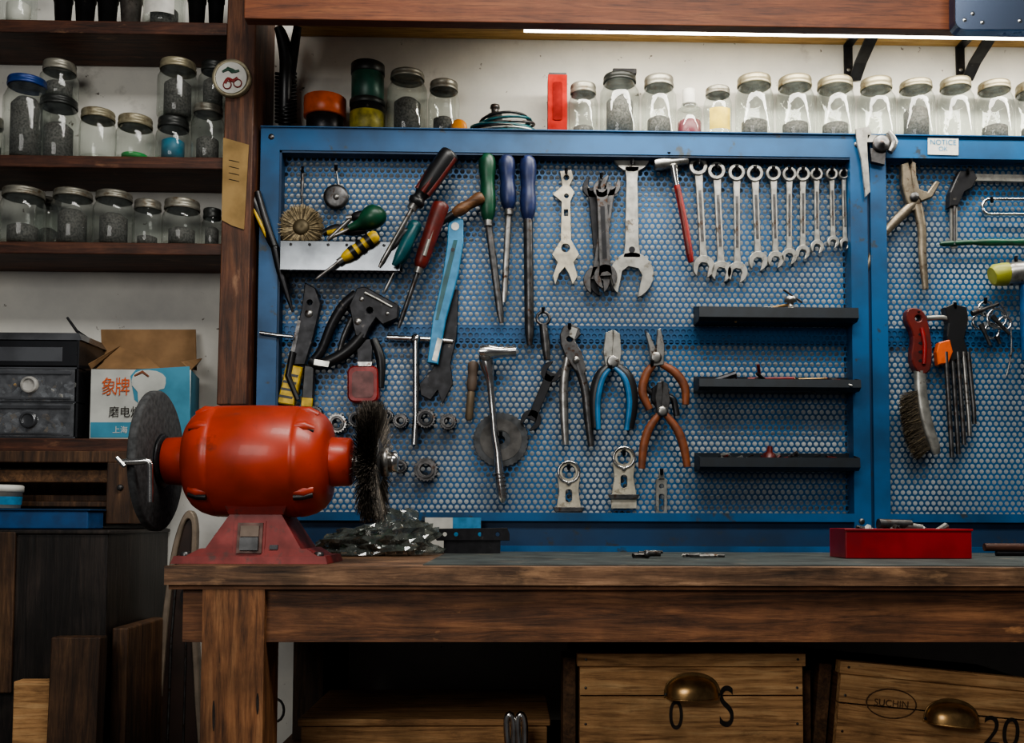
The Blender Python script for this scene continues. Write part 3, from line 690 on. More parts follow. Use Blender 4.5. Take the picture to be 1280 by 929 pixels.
o.poly([(560,277),(570,270),(579,275),(579,302),(572,345),(557,400),(547,455),(534,453),(541,398),(553,345),(559,305)],lblue,Y,0.014,bev=0.0015)
o.poly([(567,300),(572,300),(560,352),(548,400),(544,400),(554,350)],tealm,Y-0.0005,0.001,bev=0)
o.poly(circ(569,283,5,12),sat,Y-0.001,0.002,bev=0); o.poly(circ(566,312,2.5,10),blk,Y-0.001,0.002,bev=0); o.poly([(553,425),(546,452),(540,450),(547,422)],sat,Y-0.0006,0.001,bev=0); o.done()
o=B('adjustable_spanner'); Y=TY(0.01)
o.poly([(562,362),(573,362),(571,420),(563,455),(566,480),(553,505),(547,488),(538,500),(526,494),(524,480),(540,462),(549,440),(556,410)],blkm,Y,0.008,bev=0.001); o.done()
o=B('long_nose_snips'); 
o.tube([(313,241,6),(322,262,7),(338,298,6),(345,312,5)],blk,PAN-0.035,10,k=3)
o.tube([(310,246,2),(325,278,2.5,-0.006),(334,298,2)],yel,PAN-0.038,6,k=3)
o.tube([(322,240,4),(330,270,5),(343,308,4)],blk,PAN-0.04,10,k=3)
o.tube([(343,308,5),(352,345,5),(366,390,1.5)],blkm,PAN-0.035,8,k=3)
o.done()
o=B('wheel_wire_brush')
hook(o,378,214); o.tube([(378,216,1.5),(378,228,2.5),(377,245,1.5),(379,262,1.5)],dks,PAN-0.02,6)
c=W(377,285,PAN-0.02)
for mt,cnt in ((tan,900),(tan2,700)):
    vs=[];fs=[]
    for i in range(cnt):
        a=rnd(0,6.283); a2=a+rnd(-.07,.07); d=Vector((math.cos(a),0,math.sin(a))); d2=Vector((math.cos(a2),0,math.sin(a2))); t=Vector((-math.sin(a),0,math.cos(a)))*0.0005; r1=rnd(34,44)/1000; yy=rnd(-0.014,0.008)
        k=len(vs); vs+=[c+d*0.012-t+Vector((0,yy*0.4,0)),c+d*0.012+t+Vector((0,yy*0.4,0)),c+d2*r1+t+Vector((0,yy,0)),c+d2*r1-t+Vector((0,yy+0.0008,0))]; fs.append((k,k+1,k+2,k+3))
    o.add(vs,fs,mt)
o.lathe(c+Vector((0,0.004,0)),(0,-1,0),[(0,0.018),(0.010,0.016),(0.014,0.013),(0.015,0.005),(0.014,0)],M('brush_hub',(90,80,60),0.5,0.6),24); o.done()
o=B('polishing_disc'); hook(o,420,212); o.tube([(420,212,1),(424,235,1.5)],steel,PAN-0.012,6); o.lathe(W(420,246,PAN-0.012),(0,-1,0),[(-0.004,0.0),(-0.004,0.024),(0.002,0.024),(0.004,0.018),(0.004,0)],dks,24)
o.lathe(W(420,246,PAN-0.017),(0,-1,0),[(0,0.006),(0.003,0.005),(0.003,0)],steel,12); o.done()
o=B('screwdriver_rack'); 
a=W(350,320,PAN-0.05).x; b_=W(500,320,PAN-0.05).x; za_=W(425,338,PAN-0.05).z; zb_=W(425,301,PAN-0.05).z
pl=M('rack_steel',(120,124,128),0.2,0.95,0.4,12)
o.box(a,b_,PAN-0.05,PAN-0.048,za_,zb_,pl); o.box(a,b_,PAN-0.05,PAN-0.0005,zb_-0.002,zb_,blkm); o.box(a,b_,PAN-0.004,PAN-0.0005,za_+0.01,zb_,pl)
for i in range(6): o.lathe((a+0.02+i*0.035,PAN-0.05,zb_-0.008),(0,-1,0),[(0,0.003),(0.001,0.002),(0.001,0)],blkm,8)
o.done(bevel=0.0006)
def stick(name,pts,mat,Y,extra=()):
    o=B(name); o.tube(pts,mat,Y,12,k=3)
    for e,mt in extra: o.tube(e,mt,Y-0.002,10,k=2)
    return o.done()
handle_tool('screwdriver',(472,293),(428,324),(395,349),8,2.2,yel,steel,Yo=0.045,band=(blk,(0.2,0.42,0.64))).done()
handle_tool('screwdriver',(480,268),(440,272),(410,300),8,3,blk,steel,Yo=0.03).done()
o=B('ball_grip_screwdriver'); o.tube([(478,262,6),(474,266,13),(465,272,15),(456,277,12),(448,281,7),(436,286,4)],green,PAN-0.045,16,k=3); o.tube([(440,285,3),(415,296,2.5)],steel,PAN-0.045,8); o.done()
stick('utility_knife',[(404,292,4),(420,286,6),(440,289,6),(458,288,4)],blk,PAN-0.035,[([(410,291,4),(430,289,4.5,-0.005)],yel)])
o=B('offset_screwdriver'); o.tube([(519,283,5),(510,300,8),(500,320,7),(492,332,3)],tealm,PAN-0.065,12,k=3); o.done()
o=B('bolt_cutter'); Y=TY(0.02)
o.poly([(381,353),(394,360),(401,380),(392,420),(381,456),(362,456),(369,420),(377,385)],blkm,Y,0.014,holes=[circ(387,378,3,8)],bev=0.0015)
o.poly([(358,455),(378,459),(367,507),(346,504)],yel,Y-0.004,0.016,bev=0.002)
for i in range(4): o.poly([(357-i*2.6,466+i*9),(373-i*2.3,469+i*9),(372-i*2.3,472+i*9),(356-i*2.6,469+i*9)],blk,Y-0.0045,0.001,bev=0)
o.poly([(380,456),(393,458),(391,508),(376,508)],blk,Y,0.014,bev=0.002); o.poly([(377,497),(391,498),(390,509),(376,508)],yel,Y-0.001,0.015,bev=0.001)
o.poly([(372,400),(376,401),(366,452),(361,450)],dks,Y-0.001,0.002,bev=0); o.lathe(W(386,392,Y),(0,-1,0),[(0,0.008),(0.003,0.007),(0.003,0)],steel,16)
o.tube([(366,440,4),(360,470,4),(372,500,3)],blk,Y-0.004,8); o.done()
o=B('staple_gun'); Y=TY(0.028)
o.poly([(446,360),(456,358),(498,381),(497,398),(478,406),(470,398),(462,410),(456,424),(444,420),(440,402),(436,382)],blkm,Y,0.024,holes=[circ(462,388,3.5,8)],bev=0.002)
o.tube([(446,368,7),(430,382,7),(415,406,6.5),(402,438,6),(390,452,5)],blkm,Y+0.01,10,0.9,k=4)
o.tube([(454,418,8),(440,434,8),(420,448,7.5),(398,456,7),(388,450,5)],blk,Y+0.01,10,0.9,k=4)
o.tube([(440,398,4),(430,420,3.5),(424,440,3)],dks,Y+0.008,8,k=3)
o.lathe(W(447,402,Y),(0,-1,0),[(0,0.007),(0.002,0.006),(0.002,0)],steel,14); o.lathe(W(452,374,Y),(0,-1,0),[(0,0.005),(0.002,0.004),(0.002,0)],steel,12); o.lathe(W(484,392,Y),(0,-1,0),[(0,0.004),(0.002,0.003),(0.002,0)],steel,12)
o.tube([(456,366,2),(472,374,2),(490,384,1.6)],sat,Y-0.001,6); o.poly([(393,449),(412,452),(410,459),(392,456)],sat,Y-0.001,0.001,bev=0); o.done()
o=B('red_cable_reel'); Y=TY(0.03)
o.poly([(445,424),(466,424),(464,462),(448,462)],blkm,Y+0.01,0.012); o.poly(rrect(434,457,473,503,9),red,Y,0.026,bev=0.003); o.poly(rrect(440,464,467,497,6),redd,Y-0.001,0.002,bev=0)
o.tube([(467,424,5),(476,450,6),(476,485,4)],blk,Y+0.008,8,k=3); o.poly([(446,452),(466,452),(464,458),(448,458)],steel,Y-0.001,0.004); o.done()
o=B('t_handle_wrench'); Y=TY(0.012)
o.tube([(484,422,3.4),(536,424,3.4),(566,427,3)],chrome,Y,10); o.tube([(520,424,4.5),(520,520,4),(518,556,4.5)],chrome,Y,10); o.lathe(W(520,424,Y),(0,-1,0),[(-0.008,0.009),(0.006,0.009),(0.007,0)],chrome,14); o.done()
o=B('steel_pin'); o.tube([(325,416,2.6),(345,419,2.6),(366,421,2.2)],chrome,PAN-0.034,8); o.done()
for i,(x,y,r) in enumerate(((393,517,10),(421,529,13),(445,524,11),(500,526,10),(532,523,13),(560,527,11),(500,583,9),(532,587,16),(484,520,8))):
    o=B('socket_cog'); Y=TY(0.02)
    n=20; out=[]
    for j in range(n*2):
        a=math.pi*j/n; rr=r*(1.0 if j%2 else 0.86); out.append((x+rr*math.cos(a),y+rr*math.sin(a)))
    o.poly(out,dks if i!=1 else steel,Y,0.0195,holes=[circ(x,y,r*0.5,6)],bev=0.0006)
    o.poly(circ(x,y,r*0.7,18),dks if i%2 else blkm,Y-0.003,0.004,holes=[circ(x,y,r*0.45,12)]); o.done()
o=B('grinding_disc'); Y=TY(0.006)
out=[]
for j in range(72): 
    a=2*math.pi*j/72; rr=35*(1 if j%2 else 0.96); out.append((626+rr*math.cos(a),550+rr*math.sin(a)))
o.poly(out,M('chainring_grey',(70,72,74),0.6,0.4,0.4,60,0.2),Y,0.005,holes=[circ(626,550,5,12)]); o.poly(circ(626,550,26,32),M('disc_grey',(86,84,82),0.7,0.3,0.4,40),Y-0.001,0.001,holes=[circ(626,550,12,20)],bev=0); hook(o,626,545); o.done()
o=B('ratchet_wrench'); Y=TY(0.024)
o.tube([(606,434,5),(607,446,9),(610,462,8),(613,480,4.5),(618,540,4.2),(622,565,4.5),(624,590,6),(628,622,6.5),(629,629,4)],chrome,Y,14,k=2)
o.tube([(600,440,9),(612,440,10),(626,440,7),(645,439,7.5)],chrome,Y-0.008,14,k=2); o.lathe(W(607,444,Y-0.016),(0,-1,0),[(0,0.011),(0.003,0.010),(0.003,0)],steel,16)
for t in range(6): o.tube([(624.5+t*0.7,592+t*5,6.6),(624.8+t*0.7,594+t*5,6.6)],dks,Y,12)
o.done()
handle_tool('center_punch',(592,452),(589,490),(586,526),7,5,M('brown_grey',(95,80,68),0.6),M('brass_dull',(120,105,85),0.5,0.4),Yo=0.002).done()
o=B('crown_key'); hook(o,679,390); o.tube([(p[0],p[1],2) for p in circ(679,398,8,12)+[(687,398)]],dks,PAN-0.02,6); o.tube([(679,406,5),(682,430,6),(684,450,4)],dks,PAN-0.02,8); o.done()
o=B('cone_spanner'); Y=TY(0.02); u,l=unit((689,465),(664,525)); openend(o,(689,465),(-u[0],-u[1]),13,blkm,Y,0.005); openend(o,(664,525),u,13,blkm,Y,0.005); shaft(o,(689,465),(664,525),7,7,blkm,Y,0.005); o.done()
o=B('slip_joint_pliers'); Y=PAN-0.016
o.poly([(704,408),(714,404),(724,410),(726,418),(719,426),(727,440),(733,462),(730,470),(718,462),(708,448),(701,430),(700,418)],dks,Y-0.006,0.014,bev=0.0015,holes=[circ(712,424,3.5,10)])
o.poly([(712,408),(722,411),(718,424),(712,420)],sat,Y-0.0065,0.002,bev=0)
o.tube([(710,445,5),(705,475,5.5),(705,515,5.5),(707,556,4)],steel,Y,10,0.8,k=3); o.tube([(722,455,6),(731,485,5.5),(735,520,5.5),(739,558,4)],dks,Y,10,0.8,k=3)
o.lathe(W(720,450,Y-0.006),(0,-1,0),[(0,0.007),(0.004,0.006),(0.004,0)],steel,14); hook(o,712,410); o.done()
def pliers(name,jl,jr,pv,hl,hr,mj,mh,rh,Yo=0.018,mh2=None):
    o=B(name); Y=PAN-Yo
    o.poly(jl,mj,Y-0.005,0.012,bev=0.0012); o.poly(jr,mj,Y-0.006,0.012,bev=0.0012)
    o.lathe(W(pv[0],pv[1],Y-0.006),(0,-1,0),[(-0.008,pv[2]*0.0015),(0.003,pv[2]*0.0015),(0.004,pv[2]*0.001),(0.004,0)],steel,18)
    o.tube(hl,mh,Y,12,0.8,k=4); o.tube(hr,mh,Y,12,0.8,k=4)
    if mh2:
        for h in (hl,hr): o.tube([(p[0]+(3 if h is hl else -3),p[1]+2,p[2]*0.5,-0.0065) for p in h],mh2,Y,8,k=4)
    hook(o,(jl[0][0]+jr[0][0])/2+1,jl[3][1]); return o
cb=M('cutter_blue',(34,104,150),0.38,0,0.3,50)
pliers('side_cutters',[(757,416),(766,412),(767,440),(770,462),(758,462),(754,440)],[(767,412),(775,417),(777,440),(774,462),(762,462),(765,440)],(766,452,8),
  [(761,458,5),(750,472,8),(744,500,8),(745,535,6.5)],[(771,458,5),(784,472,8),(790,500,8),(786,536,6.5)],sat,blk,7,mh2=cb).done()
pliers('long_nose_pliers',[(806,412),(812,418),(822,440),(826,456),(814,458),(812,436)],[(822,412),(826,410),(831,432),(830,456),(816,458),(820,440)],(820,447,7),
  [(818,455,4),(808,468,5.5),(803,490,5.5),(812,512,4.5)],[(826,455,4),(844,466,5.5),(856,484,5.5),(857,506,4.5)],steel,brn,5).done()
pliers('combination_pliers',[(822,478),(828,476),(829,500),(832,520),(822,520),(819,498)],[(829,476),(835,480),(838,500),(834,520),(824,520),(827,498)],(828,514,6),
  [(824,518,4),(812,535,5.5),(805,556,5.5),(802,586,4.5)],[(832,518,4),(847,538,5.5),(855,560,5.5),(859,584,4.5)],dks,brn,5,0.03).done()
pliers('small_pliers',[(815,485),(822,480),(826,498),(820,508),(814,500)],[(828,490),(834,482),(836,500),(828,508),(824,502)],(825,500,5),
  [(820,495,3),(808,485,4),(806,468,4)],[(832,495,3),(842,500,4),(846,520,4)],blkm,blk,4,0.012).done()
o=B('flex_head_ratchet'); Y=TY(0.018)
o.tube([(818,206,7),(828,205,8),(838,203,6),(860,200,5)],steel,Y,12,k=2); o.tube([(842,208,6),(844,222,4),(846,232,3.5)],chrome,Y,10); o.tube([(846,232,4.0),(856,280,4.5),(862,318,4.5),(864,328,3)],red,Y,10,k=2); o.tube([(847,236,2,-0.005),(861,318,2,-0.005)],redd,Y-0.001,6); hook(o,836,196); o.done()
for i,(x0,x1,y0,y1) in enumerate(((874,1073,381,401),(874,1076,471,488),(875,1075,569,588))):
    o=B('pegboard_tray'); yf=PAN-0.06; m_=(x0+x1)/2
    a=W(x0,y0,yf).x; b_=W(x1,y0,yf).x; z1_=W(m_,y0+3,yf).z; z0_=W(m_,y1,yf).z
    v=[(a,yf,z1_),(b_,yf,z1_),(b_,yf-0.002,z0_+0.006),(a,yf-0.002,z0_+0.006),(a,yf+0.008,z0_),(b_,yf+0.008,z0_),(a,PAN-0.0005,z0_),(b_,PAN-0.0005,z0_),(a,PAN-0.0005,z1_+0.012),(b_,PAN-0.0005,z1_+0.012),(a,PAN-0.003,z1_+0.012),(b_,PAN-0.003,z1_+0.012),(a,PAN-0.003,z0_+0.002),(b_,PAN-0.003,z0_+0.002),(a,yf+0.008,z0_+0.002),(b_,yf+0.008,z0_+0.002),(a,yf+0.002,z0_+0.007),(b_,yf+0.002,z0_+0.007),(a,yf+0.002,z1_),(b_,yf+0.002,z1_)]
    o.add(v,[(0,1,2,3),(3,2,5,4),(4,5,7,6),(6,7,9,8),(8,9,11,10),(10,11,13,12),(12,13,15,14),(14,15,17,16),(16,17,19,18),(18,19,1,0),(0,3,4,14,16,18),(1,2,5,15,17,19),(4,6,12,14),(5,7,13,15),(6,8,10,12),(7,9,11,13)],trayk)
    for x in (a,b_-0.0015):
        vv=[(x,yf,z1_),(x,yf+0.006,z0_+0.001),(x,PAN,z0_+0.001),(x,PAN,z1_+0.012)]; vv+=[(p[0]+0.0015,p[1],p[2]) for p in vv]
        o.add(vv,[(0,1,2,3),(7,6,5,4),(0,3,7,4),(0,1,5,4)],trayk)
    mm=[[steel,dks,brass],[redd,blkm,steel],[redd,dks,sat,blkm]][i]
    for k in range((26,30,70)[i]):
        o.rod((rnd(a+0.05,b_-0.03),rnd(yf+0.012,PAN-0.012),rnd(z0_+0.006,z1_+(0.003,0.005,0.008)[i])),Vector((rnd(-1,1),rnd(-.3,.3),rnd(-.2,.2))).normalized(),rnd(0.01,(0.03,0.07,0.025)[i]),rnd(0.0015,0.004),random.choice(mm),6)
    if i==0:
        c=W(988,370,PAN-0.03); o.lathe((c.x,c.y,z1_-0.004),(0,0,1),[(0,0.012),(0.008,0.012),(0.01,0.006),(0.02,0.006),(0.021,0.012),(0.03,0.011),(0.032,0)],steel,14); o.rod((c.x-0.03,c.y,z1_+0.006),(1,0,0.2),0.06,0.003,brass); o.rod((c.x+0.005,c.y,z1_+0.028),(1,0.2,-0.6),0.045,0.002,dks); o.rod((c.x-0.05,c.y,z1_+0.003),(1,0,0.05),0.05,0.004,steel)
    if i==1: o.rod((a+0.05,PAN-0.04,z1_+0.004),(1,0,0.35),0.05,0.006,blkm,8); o.rod((a+0.14,PAN-0.045,z1_+0.003),(1,0,0.02),0.09,0.003,red,8); o.rod((a+0.2,PAN-0.035,z1_+0.004),(1,0,0.03),0.1,0.002,brass,8)
    if i==2:
        o.lathe((a+0.135,PAN-0.04,z1_-0.004),(0.1,0,1),[(0,0.014),(0.012,0.012),(0.016,0.006),(0.026,0.005),(0.028,0)],redd,8)
    o.done()
def bracket(cx,y0,y1,name='headset_gauge'):
    o=B(name); Y=TY(0.008); r=14; cy=y0+r
    pts=[(cx+r*math.cos(a),cy+r*math.sin(a)) for a in [math.radians(t) for t in range(200,341,20)]]
    pts+=[(cx+14,cy+8),(cx+12,cy+24),(cx+16,y1-14),(cx+16,y1),(cx-16,y1),(cx-16,y1-14),(cx-12,cy+24),(cx-14,cy+8)]
    o.poly(pts,ivory,Y,0.004,holes=[circ(cx,cy,8.5,18),rrect(cx-4,cy+22,cx+4,cy+38,3.5,3)],bev=0.0008)
    o.tube([(p[0],p[1],1.8) for p in circ(cx,cy,13,18)+[(cx+13,cy)]],chrome,Y-0.001,6)
    o.poly([(cx-20,y1-18),(cx+20,y1-18),(cx+17,y1-12),(cx-17,y1-12)],dks,Y-0.006,0.007); hook(o,cx,cy-4)
    o.lathe(W(cx,cy+14,Y-0.001),(0,-1,0),[(0,0.005),(0.003,0.004),(0.003,0)],steel,10)
    return o.done()
bracket(711,576,652); bracket(780,558,636)
o=B('chain_checker'); Y=TY(0.008); o.poly(rrect(820,598,834,651,3),sat,Y,0.006,holes=[circ(827,608,3,8),rrect(824,618,830,640,2,2)]); o.poly([(824,590),(830,590),(831,600),(823,600)],sat,Y,0.006); hook(o,827,592); o.done()
o=B('vernier_caliper'); Y=FR-0.012
o.poly([(1070,161),(1086,158),(1090,166),(1084,176),(1085,196),(1088,240),(1082,246),(1077,200),(1072,180)],sat,Y,0.006); o.poly([(1084,168),(1118,170),(1117,178),(1084,178)],sat,Y,0.006)
o.lathe(W(1101,180,Y),(0,-1,0),[(-0.01,0.014),(0.003,0.017),(0.006,0.014),(0.006,0.006),(0.01,0.005),(0.01,0)],dks,24); o.poly([(1088,185),(1108,186),(1106,206),(1090,202)],dks,Y,0.01); o.tube([(1110,165,4),(1118,178,5),(1112,190,4)],steel,Y,8,k=2); o.done()
o=B('tongue_and_groove_pliers'); Y=PAN-0.02; gr=M('aged_steel',(132,122,106),0.42,0.75,0.4,60,wear=RUST)
o.poly([(1127,205),(1136,202),(1141,222),(1146,236),(1152,248),(1150,262),(1140,264),(1133,250),(1128,232)],gr,Y-0.006,0.014,bev=0.002)
o.poly([(1145,203),(1139,200),(1139,218),(1142,240),(1152,252),(1166,246),(1176,228),(1170,226),(1160,240),(1150,236),(1146,220)],gr,Y-0.008,0.012,bev=0.002)
o.tube([(1146,252,6),(1128,268,6.5),(1105,292,5.5),(1092,315,5.5),(1082,338,4)],gr,Y,10,0.8,k=3); o.tube([(1146,256,7),(1152,285,6),(1153,320,5.5),(1157,362,4)],gr,Y,10,0.8,k=3)
o.lathe(W(1143,246,Y-0.008),(0,-1,0),[(0,0.009),(0.004,0.008),(0.004,0)],dks,14); hook(o,1139,204); o.done()
o=B('hacksaw'); Y=PAN-0.014
o.poly([(1200,213),(1217,212),(1222,222),(1216,234),(1206,240),(1198,257),(1187,258),(1188,240),(1195,224)],blkm,Y-0.006,0.02,bev=0.002); o.poly([(1216,217),(1330,219),(1330,228),(1218,226)],sat,Y,0.008)
o.poly([(1188,256),(1197,256),(1197,310),(1189,310)],sat,Y,0.006); o.tube([(1193,258,2),(1193,306,2)],dks,Y-0.003,6); hook(o,1210,216); o.done()
o=B('spring_link'); P=rrect(1228,249,1310,268,9,5); o.tube([(p[0],p[1],2) for p in P+[P[0]]],chrome,PAN-0.01,8); hook(o,1240,252); o.done()
handle_tool('needle_file',(1300,303),(1215,303),(1175,305),5,3.5,green,green,Yo=0.004).done()
o=B('rubber_mallet'); Y=PAN-0.035; o.tube([(1240,345,11),(1243,344,14),(1256,343,15),(1258,343,15)],M('lime_plastic',(140,142,50),0.45),Y,16); o.tube([(1258,343,13),(1262,343,15),(1300,340,16),(1310,340,12)],steel,Y,16); o.tube([(1281,350,7),(1284,420,8),(1286,450,8)],M('mallet_grip_blue',(24,80,130),0.4),Y,12); hook(o,1270,326); o.done()
o=B('hand_wire_brush'); Y=PAN-0.022
o.poly([(1136,386),(1152,387),(1160,402),(1165,432),(1163,462),(1150,467),(1140,450),(1142,420),(1134,400)],redd,Y-0.008,0.02,k=3,holes=[circ(1148,398,4,10)],bev=0.002); o.tube([(1152,410,2.5,-0.01),(1156,430,3,-0.011),(1155,455,2.5,-0.01)],red,Y,8,k=2)
for i in range(4): o.poly(circ(1152,418+i*11,4,10,0,2),blk,Y-0.0085,0.001,bev=0)
o.tube([(1150,464,8),(1151,490,8),(1157,525,8),(1168,558,7),(1171,568,4)],sat,Y,12,0.7,k=4)
for mt,cnt in ((M('brush_bristle',(62,54,42),0.6,0.3,0.6,300),1700),(tan2,500)):
    vs=[];fs=[]
    for i in range(cnt):
        t=rnd(0,1); x=1147+ (t**2)*16; y=488+t*74; a=W(x,y,Y+rnd(-0.008,0.008)); b2=W(x-rnd(14,24)+ (0 if t<.7 else (t-.7)*10),y+rnd(4,16),Y+rnd(-0.013,0.013)); k=len(vs); vs+=[a,a+Vector((0,0,0.0009)),b2,b2+Vector((0,0.0007,0.0004))]; fs.append((k,k+1,k+3,k+2))
    o.add(vs,fs,mt)
hook(o,1148,395)
o.done()
o=B('hex_key_set'); Y=PAN-0.02
o.poly([(1181,384),(1192,379),(1209,384),(1211,400),(1206,424),(1212,445),(1190,452),(1184,420),(1186,404)],blk,Y-0.006,0.02,bev=0.002); o.poly([(1174,428),(1188,424),(1192,440),(1186,454),(1173,456),(1171,440)],oran,Y-0.007,0.016,bev=0.002)
for x0,x1,y1 in ((1182,1190,572),(1190,1198,568),(1197,1205,556),(1204,1212,545),(1210,1218,530)): o.tube([(x0,440,3.2),(x1-1,y1-20,3.2),(x1,y1,3)],dks if x0%4 else steel,Y-0.003+0.001*(x0%3),6)
o.tube([(1158,398,3.5),(1178,397,3.5),(1190,400,3)],sat,Y,6,k=2); hook(o,1194,384); o.done()
o=B('key_bunch'); hook(o,1232,378)
for cx,cy_,r in ((1232,386,9),(1246,398,12),(1226,402,10),(1240,414,9),(1256,404,8)): o.tube([(p[0],p[1],1.8) for p in circ(cx,cy_,r,14)+[(cx+r,cy_)]],chrome,PAN-0.02+rnd(-.006,.006),6)
for (a,b_) in (((1215,392),(1248,380)),((1226,405),(1238,432)),((1240,395),(1262,418)),((1246,420),(1250,430))): o.tube([(a[0],a[1],4),((a[0]+b_[0])/2,(a[1]+b_[1])/2,2.5),(b_[0],b_[1],2.5)],dks,PAN-0.028,6)
o.tube([(1250,378,1.2),(1262,400,1.2),(1264,440,1.2),(1258,470,1.2)],steel,PAN-0.01,6,k=3); o.done()

# ---------------- things on the bench ----------------
o=B('plastic_bag_of_parts')
bc=W(466,690,-0.30); nu,nv=56,16; vs=[];fs=[]; rx_=(548-385)/2*S(-0.3)
hh=W(466,646,-0.30).z-BT
for j in range(nv+1):
    ph=math.pi/2*j/nv
    for i in range(nu):
        a=2*math.pi*i/nu; d=noise.noise(Vector((math.cos(a)*2.2,math.sin(a)*2.2,j*0.5)))*0.35+noise.noise(Vector((math.cos(a)*7,math.sin(a)*7,j*1.3)))*0.22
        r=math.cos(ph)**0.7*(1+d*0.7)
        vs.append((bc.x+rx_*r*math.cos(a)*0.95+0.01*math.sin(ph),-0.30+0.08*r*math.sin(a),BT+0.003+max(0,hh*math.sin(ph)*(1+d*0.6)*(0.85+0.25*math.cos(a)))))
for j in range(nv):
    for i in range(nu): a=j*nu+i; b_=j*nu+(i+1)%nu; fs.append((a,b_,b_+nu,a+nu))
o.add(vs,fs,bagm)
for i in range(150):
    a=rnd(0,6.28); q=math.sqrt(rnd(0,1))*0.75; o.rod((bc.x+rx_*q*math.cos(a),-0.30+0.055*q*math.sin(a),BT+rnd(0.008,0.01+hh*0.5*(1-q*0.7))),rvec(),rnd(0.01,0.026),rnd(0.002,0.006),random.choice([blkm,dks,darkf,scr2,green]),6)
o.done()
def onbench(name,px0,px1,py,Y,h,depth,mat):
    o=B(name); a=W(px0,py,Y).x; b_=W(px1,py,Y).x; o.box(a,b_,Y,Y+depth,BT+0.0018,BT+0.0018+h,mat); return o
o=onbench('paper_carton',531,600,668,-0.19,0.063,0.05,white); a=W(566,660,-0.1908).x; b_=W(601,660,-0.1908).x; o.box(a,b_,-0.1912,-0.19,BT+0.02,BT+0.065,lblue); o.done()
o=B('perforated_steel_strip'); Ys=-0.235
o.poly([(546,661),(634,660),(637,668),(637,676),(546,676),(541,669)],blkm,Ys,0.004,holes=[circ(x,668,2.8,8) for x in (556,570,600,622)]); 
xa=W(590,668,Ys).x; o.box(xa-0.05,xa+0.05,Ys+0.004,Ys+0.03,BT+0.0018,BT+0.024,blkm); o.done()
o=B('hex_bolt'); 
X=W(812,695,-0.45).x; o.lathe((X-0.008,-0.45,BT+0.0085),(1,0,0),[(0,0),(0,0.0065),(0.007,0.0065),(0.007,0.004),(0.025,0.004),(0.025,0)],dks,6); o.rod((X-0.012,-0.44,BT+0.006),(1,0.5,0),0.03,0.004,dks); o.done()
X=W(884,692,-0.42).x; o=B('small_screws'); 
for i in range(7): o.rod((X+rnd(-0.035,0.03),-0.42+rnd(-0.02,0.02),BT+0.005),(1,rnd(-.4,.4),rnd(-.05,.05)),rnd(0.012,0.035),0.0026,random.choice([steel,dks,dks]))
o.done()
X=W(812,676,-0.25).x; o=B('small_screws'); 
for i in range(5): o.rod((X+rnd(-0.02,0.03),-0.25+rnd(-0.02,0.02),BT+0.0048),(1,rnd(-.5,.5),0),rnd(0.012,0.03),0.0028,random.choice([dks,blkm,steel]))
o.done()
o=B('red_parts_tray'); Yt=-0.44; d=0.08; t=0.003; a=W(1037,680,Yt+d).x; b_=W(1215,690,Yt).x; z0=BT+0.0018; z1=W(1125,661,Yt).z
o.box(a,b_,Yt,Yt+t,z0,z1,redtray); o.box(a,b_,Yt+d-t,Yt+d,z0,z1,redtray); o.box(a,a+t,Yt+t,Yt+d-t,z0,z1,redtray); o.box(b_-t,b_,Yt+t,Yt+d-t,z0,z1,redtray); o.box(a+t,b_-t,Yt+t,Yt+d-t,z0,z0+t,redtray)
o.box(a-0.002,b_+0.002,Yt-0.002,Yt+0.001,z1-0.004,z1,redtray)
o.done(bevel=0.0012)
o=B('loose_parts')
for i in range(70): o.rod((rnd(a+0.022,b_-0.022),rnd(Yt+0.02,Yt+d-0.02),rnd(z0+0.010,z1+0.001)),Vector((rnd(-1,1),rnd(-.5,.5),rnd(-.3,.3))).normalized(),rnd(0.01,0.026),rnd(0.003,0.006),random.choice([dks,steel,blkm,redd]),6)
c=W(1118,651,Yt+0.04); o.rod((c.x,Yt+0.04,z1+0.006),(1,0.1,-0.03),0.055,0.009,dks,14,True); o.rod((c.x+0.03,Yt+0.04,z1+0.002),(1,0,-0.15),0.03,0.007,steel,12,True); o.rod((c.x+0.075,Yt+0.04,z1-0.002),(1,0.5,0.5),0.03,0.006,steel,8)
o.done()
o=B('wooden_dowel'); X=W(1216,675,-0.3).x; o.rod((X+0.17,-0.3,BT+0.0165),(1,0,0),0.3,0.007,w_shelf,12,True); o.rod((X+0.19,-0.3,BT+0.006),(1,0,0),0.3,0.0045,blkm,10,True); o.done()

# ---------------- left-hand stuff ----------------
zs4=z4+0.0008
o=B('plastic_drawer_organizer'); Yo=-0.155; sm=M('smoked_plastic',(96,98,102),0.18,0.3,0.5,10,coat=0.6); smd=M('dark_smoked',(34,35,38),0.25,0,0.4,15,coat=0.4)
sg=glassmat('clear_drawer_front',(0.75,0.77,0.8),0.35,0.18,(170,172,176),edge=0.6)
a=W(-60,480,Yo).x; b_=W(98,480,Yo).x; zt_=W(50,414,Yo).z
zA=W(50,460,Yo).z; zB=W(50,503,Yo).z
o.box(a,b_,Yo+0.03,-0.02,zs4,zt_-0.012,smd)
o.frust((a,b_+0.004,Yo,-0.015),zt_-0.016,(a,b_-0.008,Yo+0.015,-0.02),zt_,sm)
for zz in (zs4,zB-0.0015,zA-0.0015): o.box(a,b_,Yo,Yo+0.03,zz,zz+0.003,sm)
o.box(b_-0.004,b_,Yo,Yo+0.03,zs4,zt_-0.016,smd)
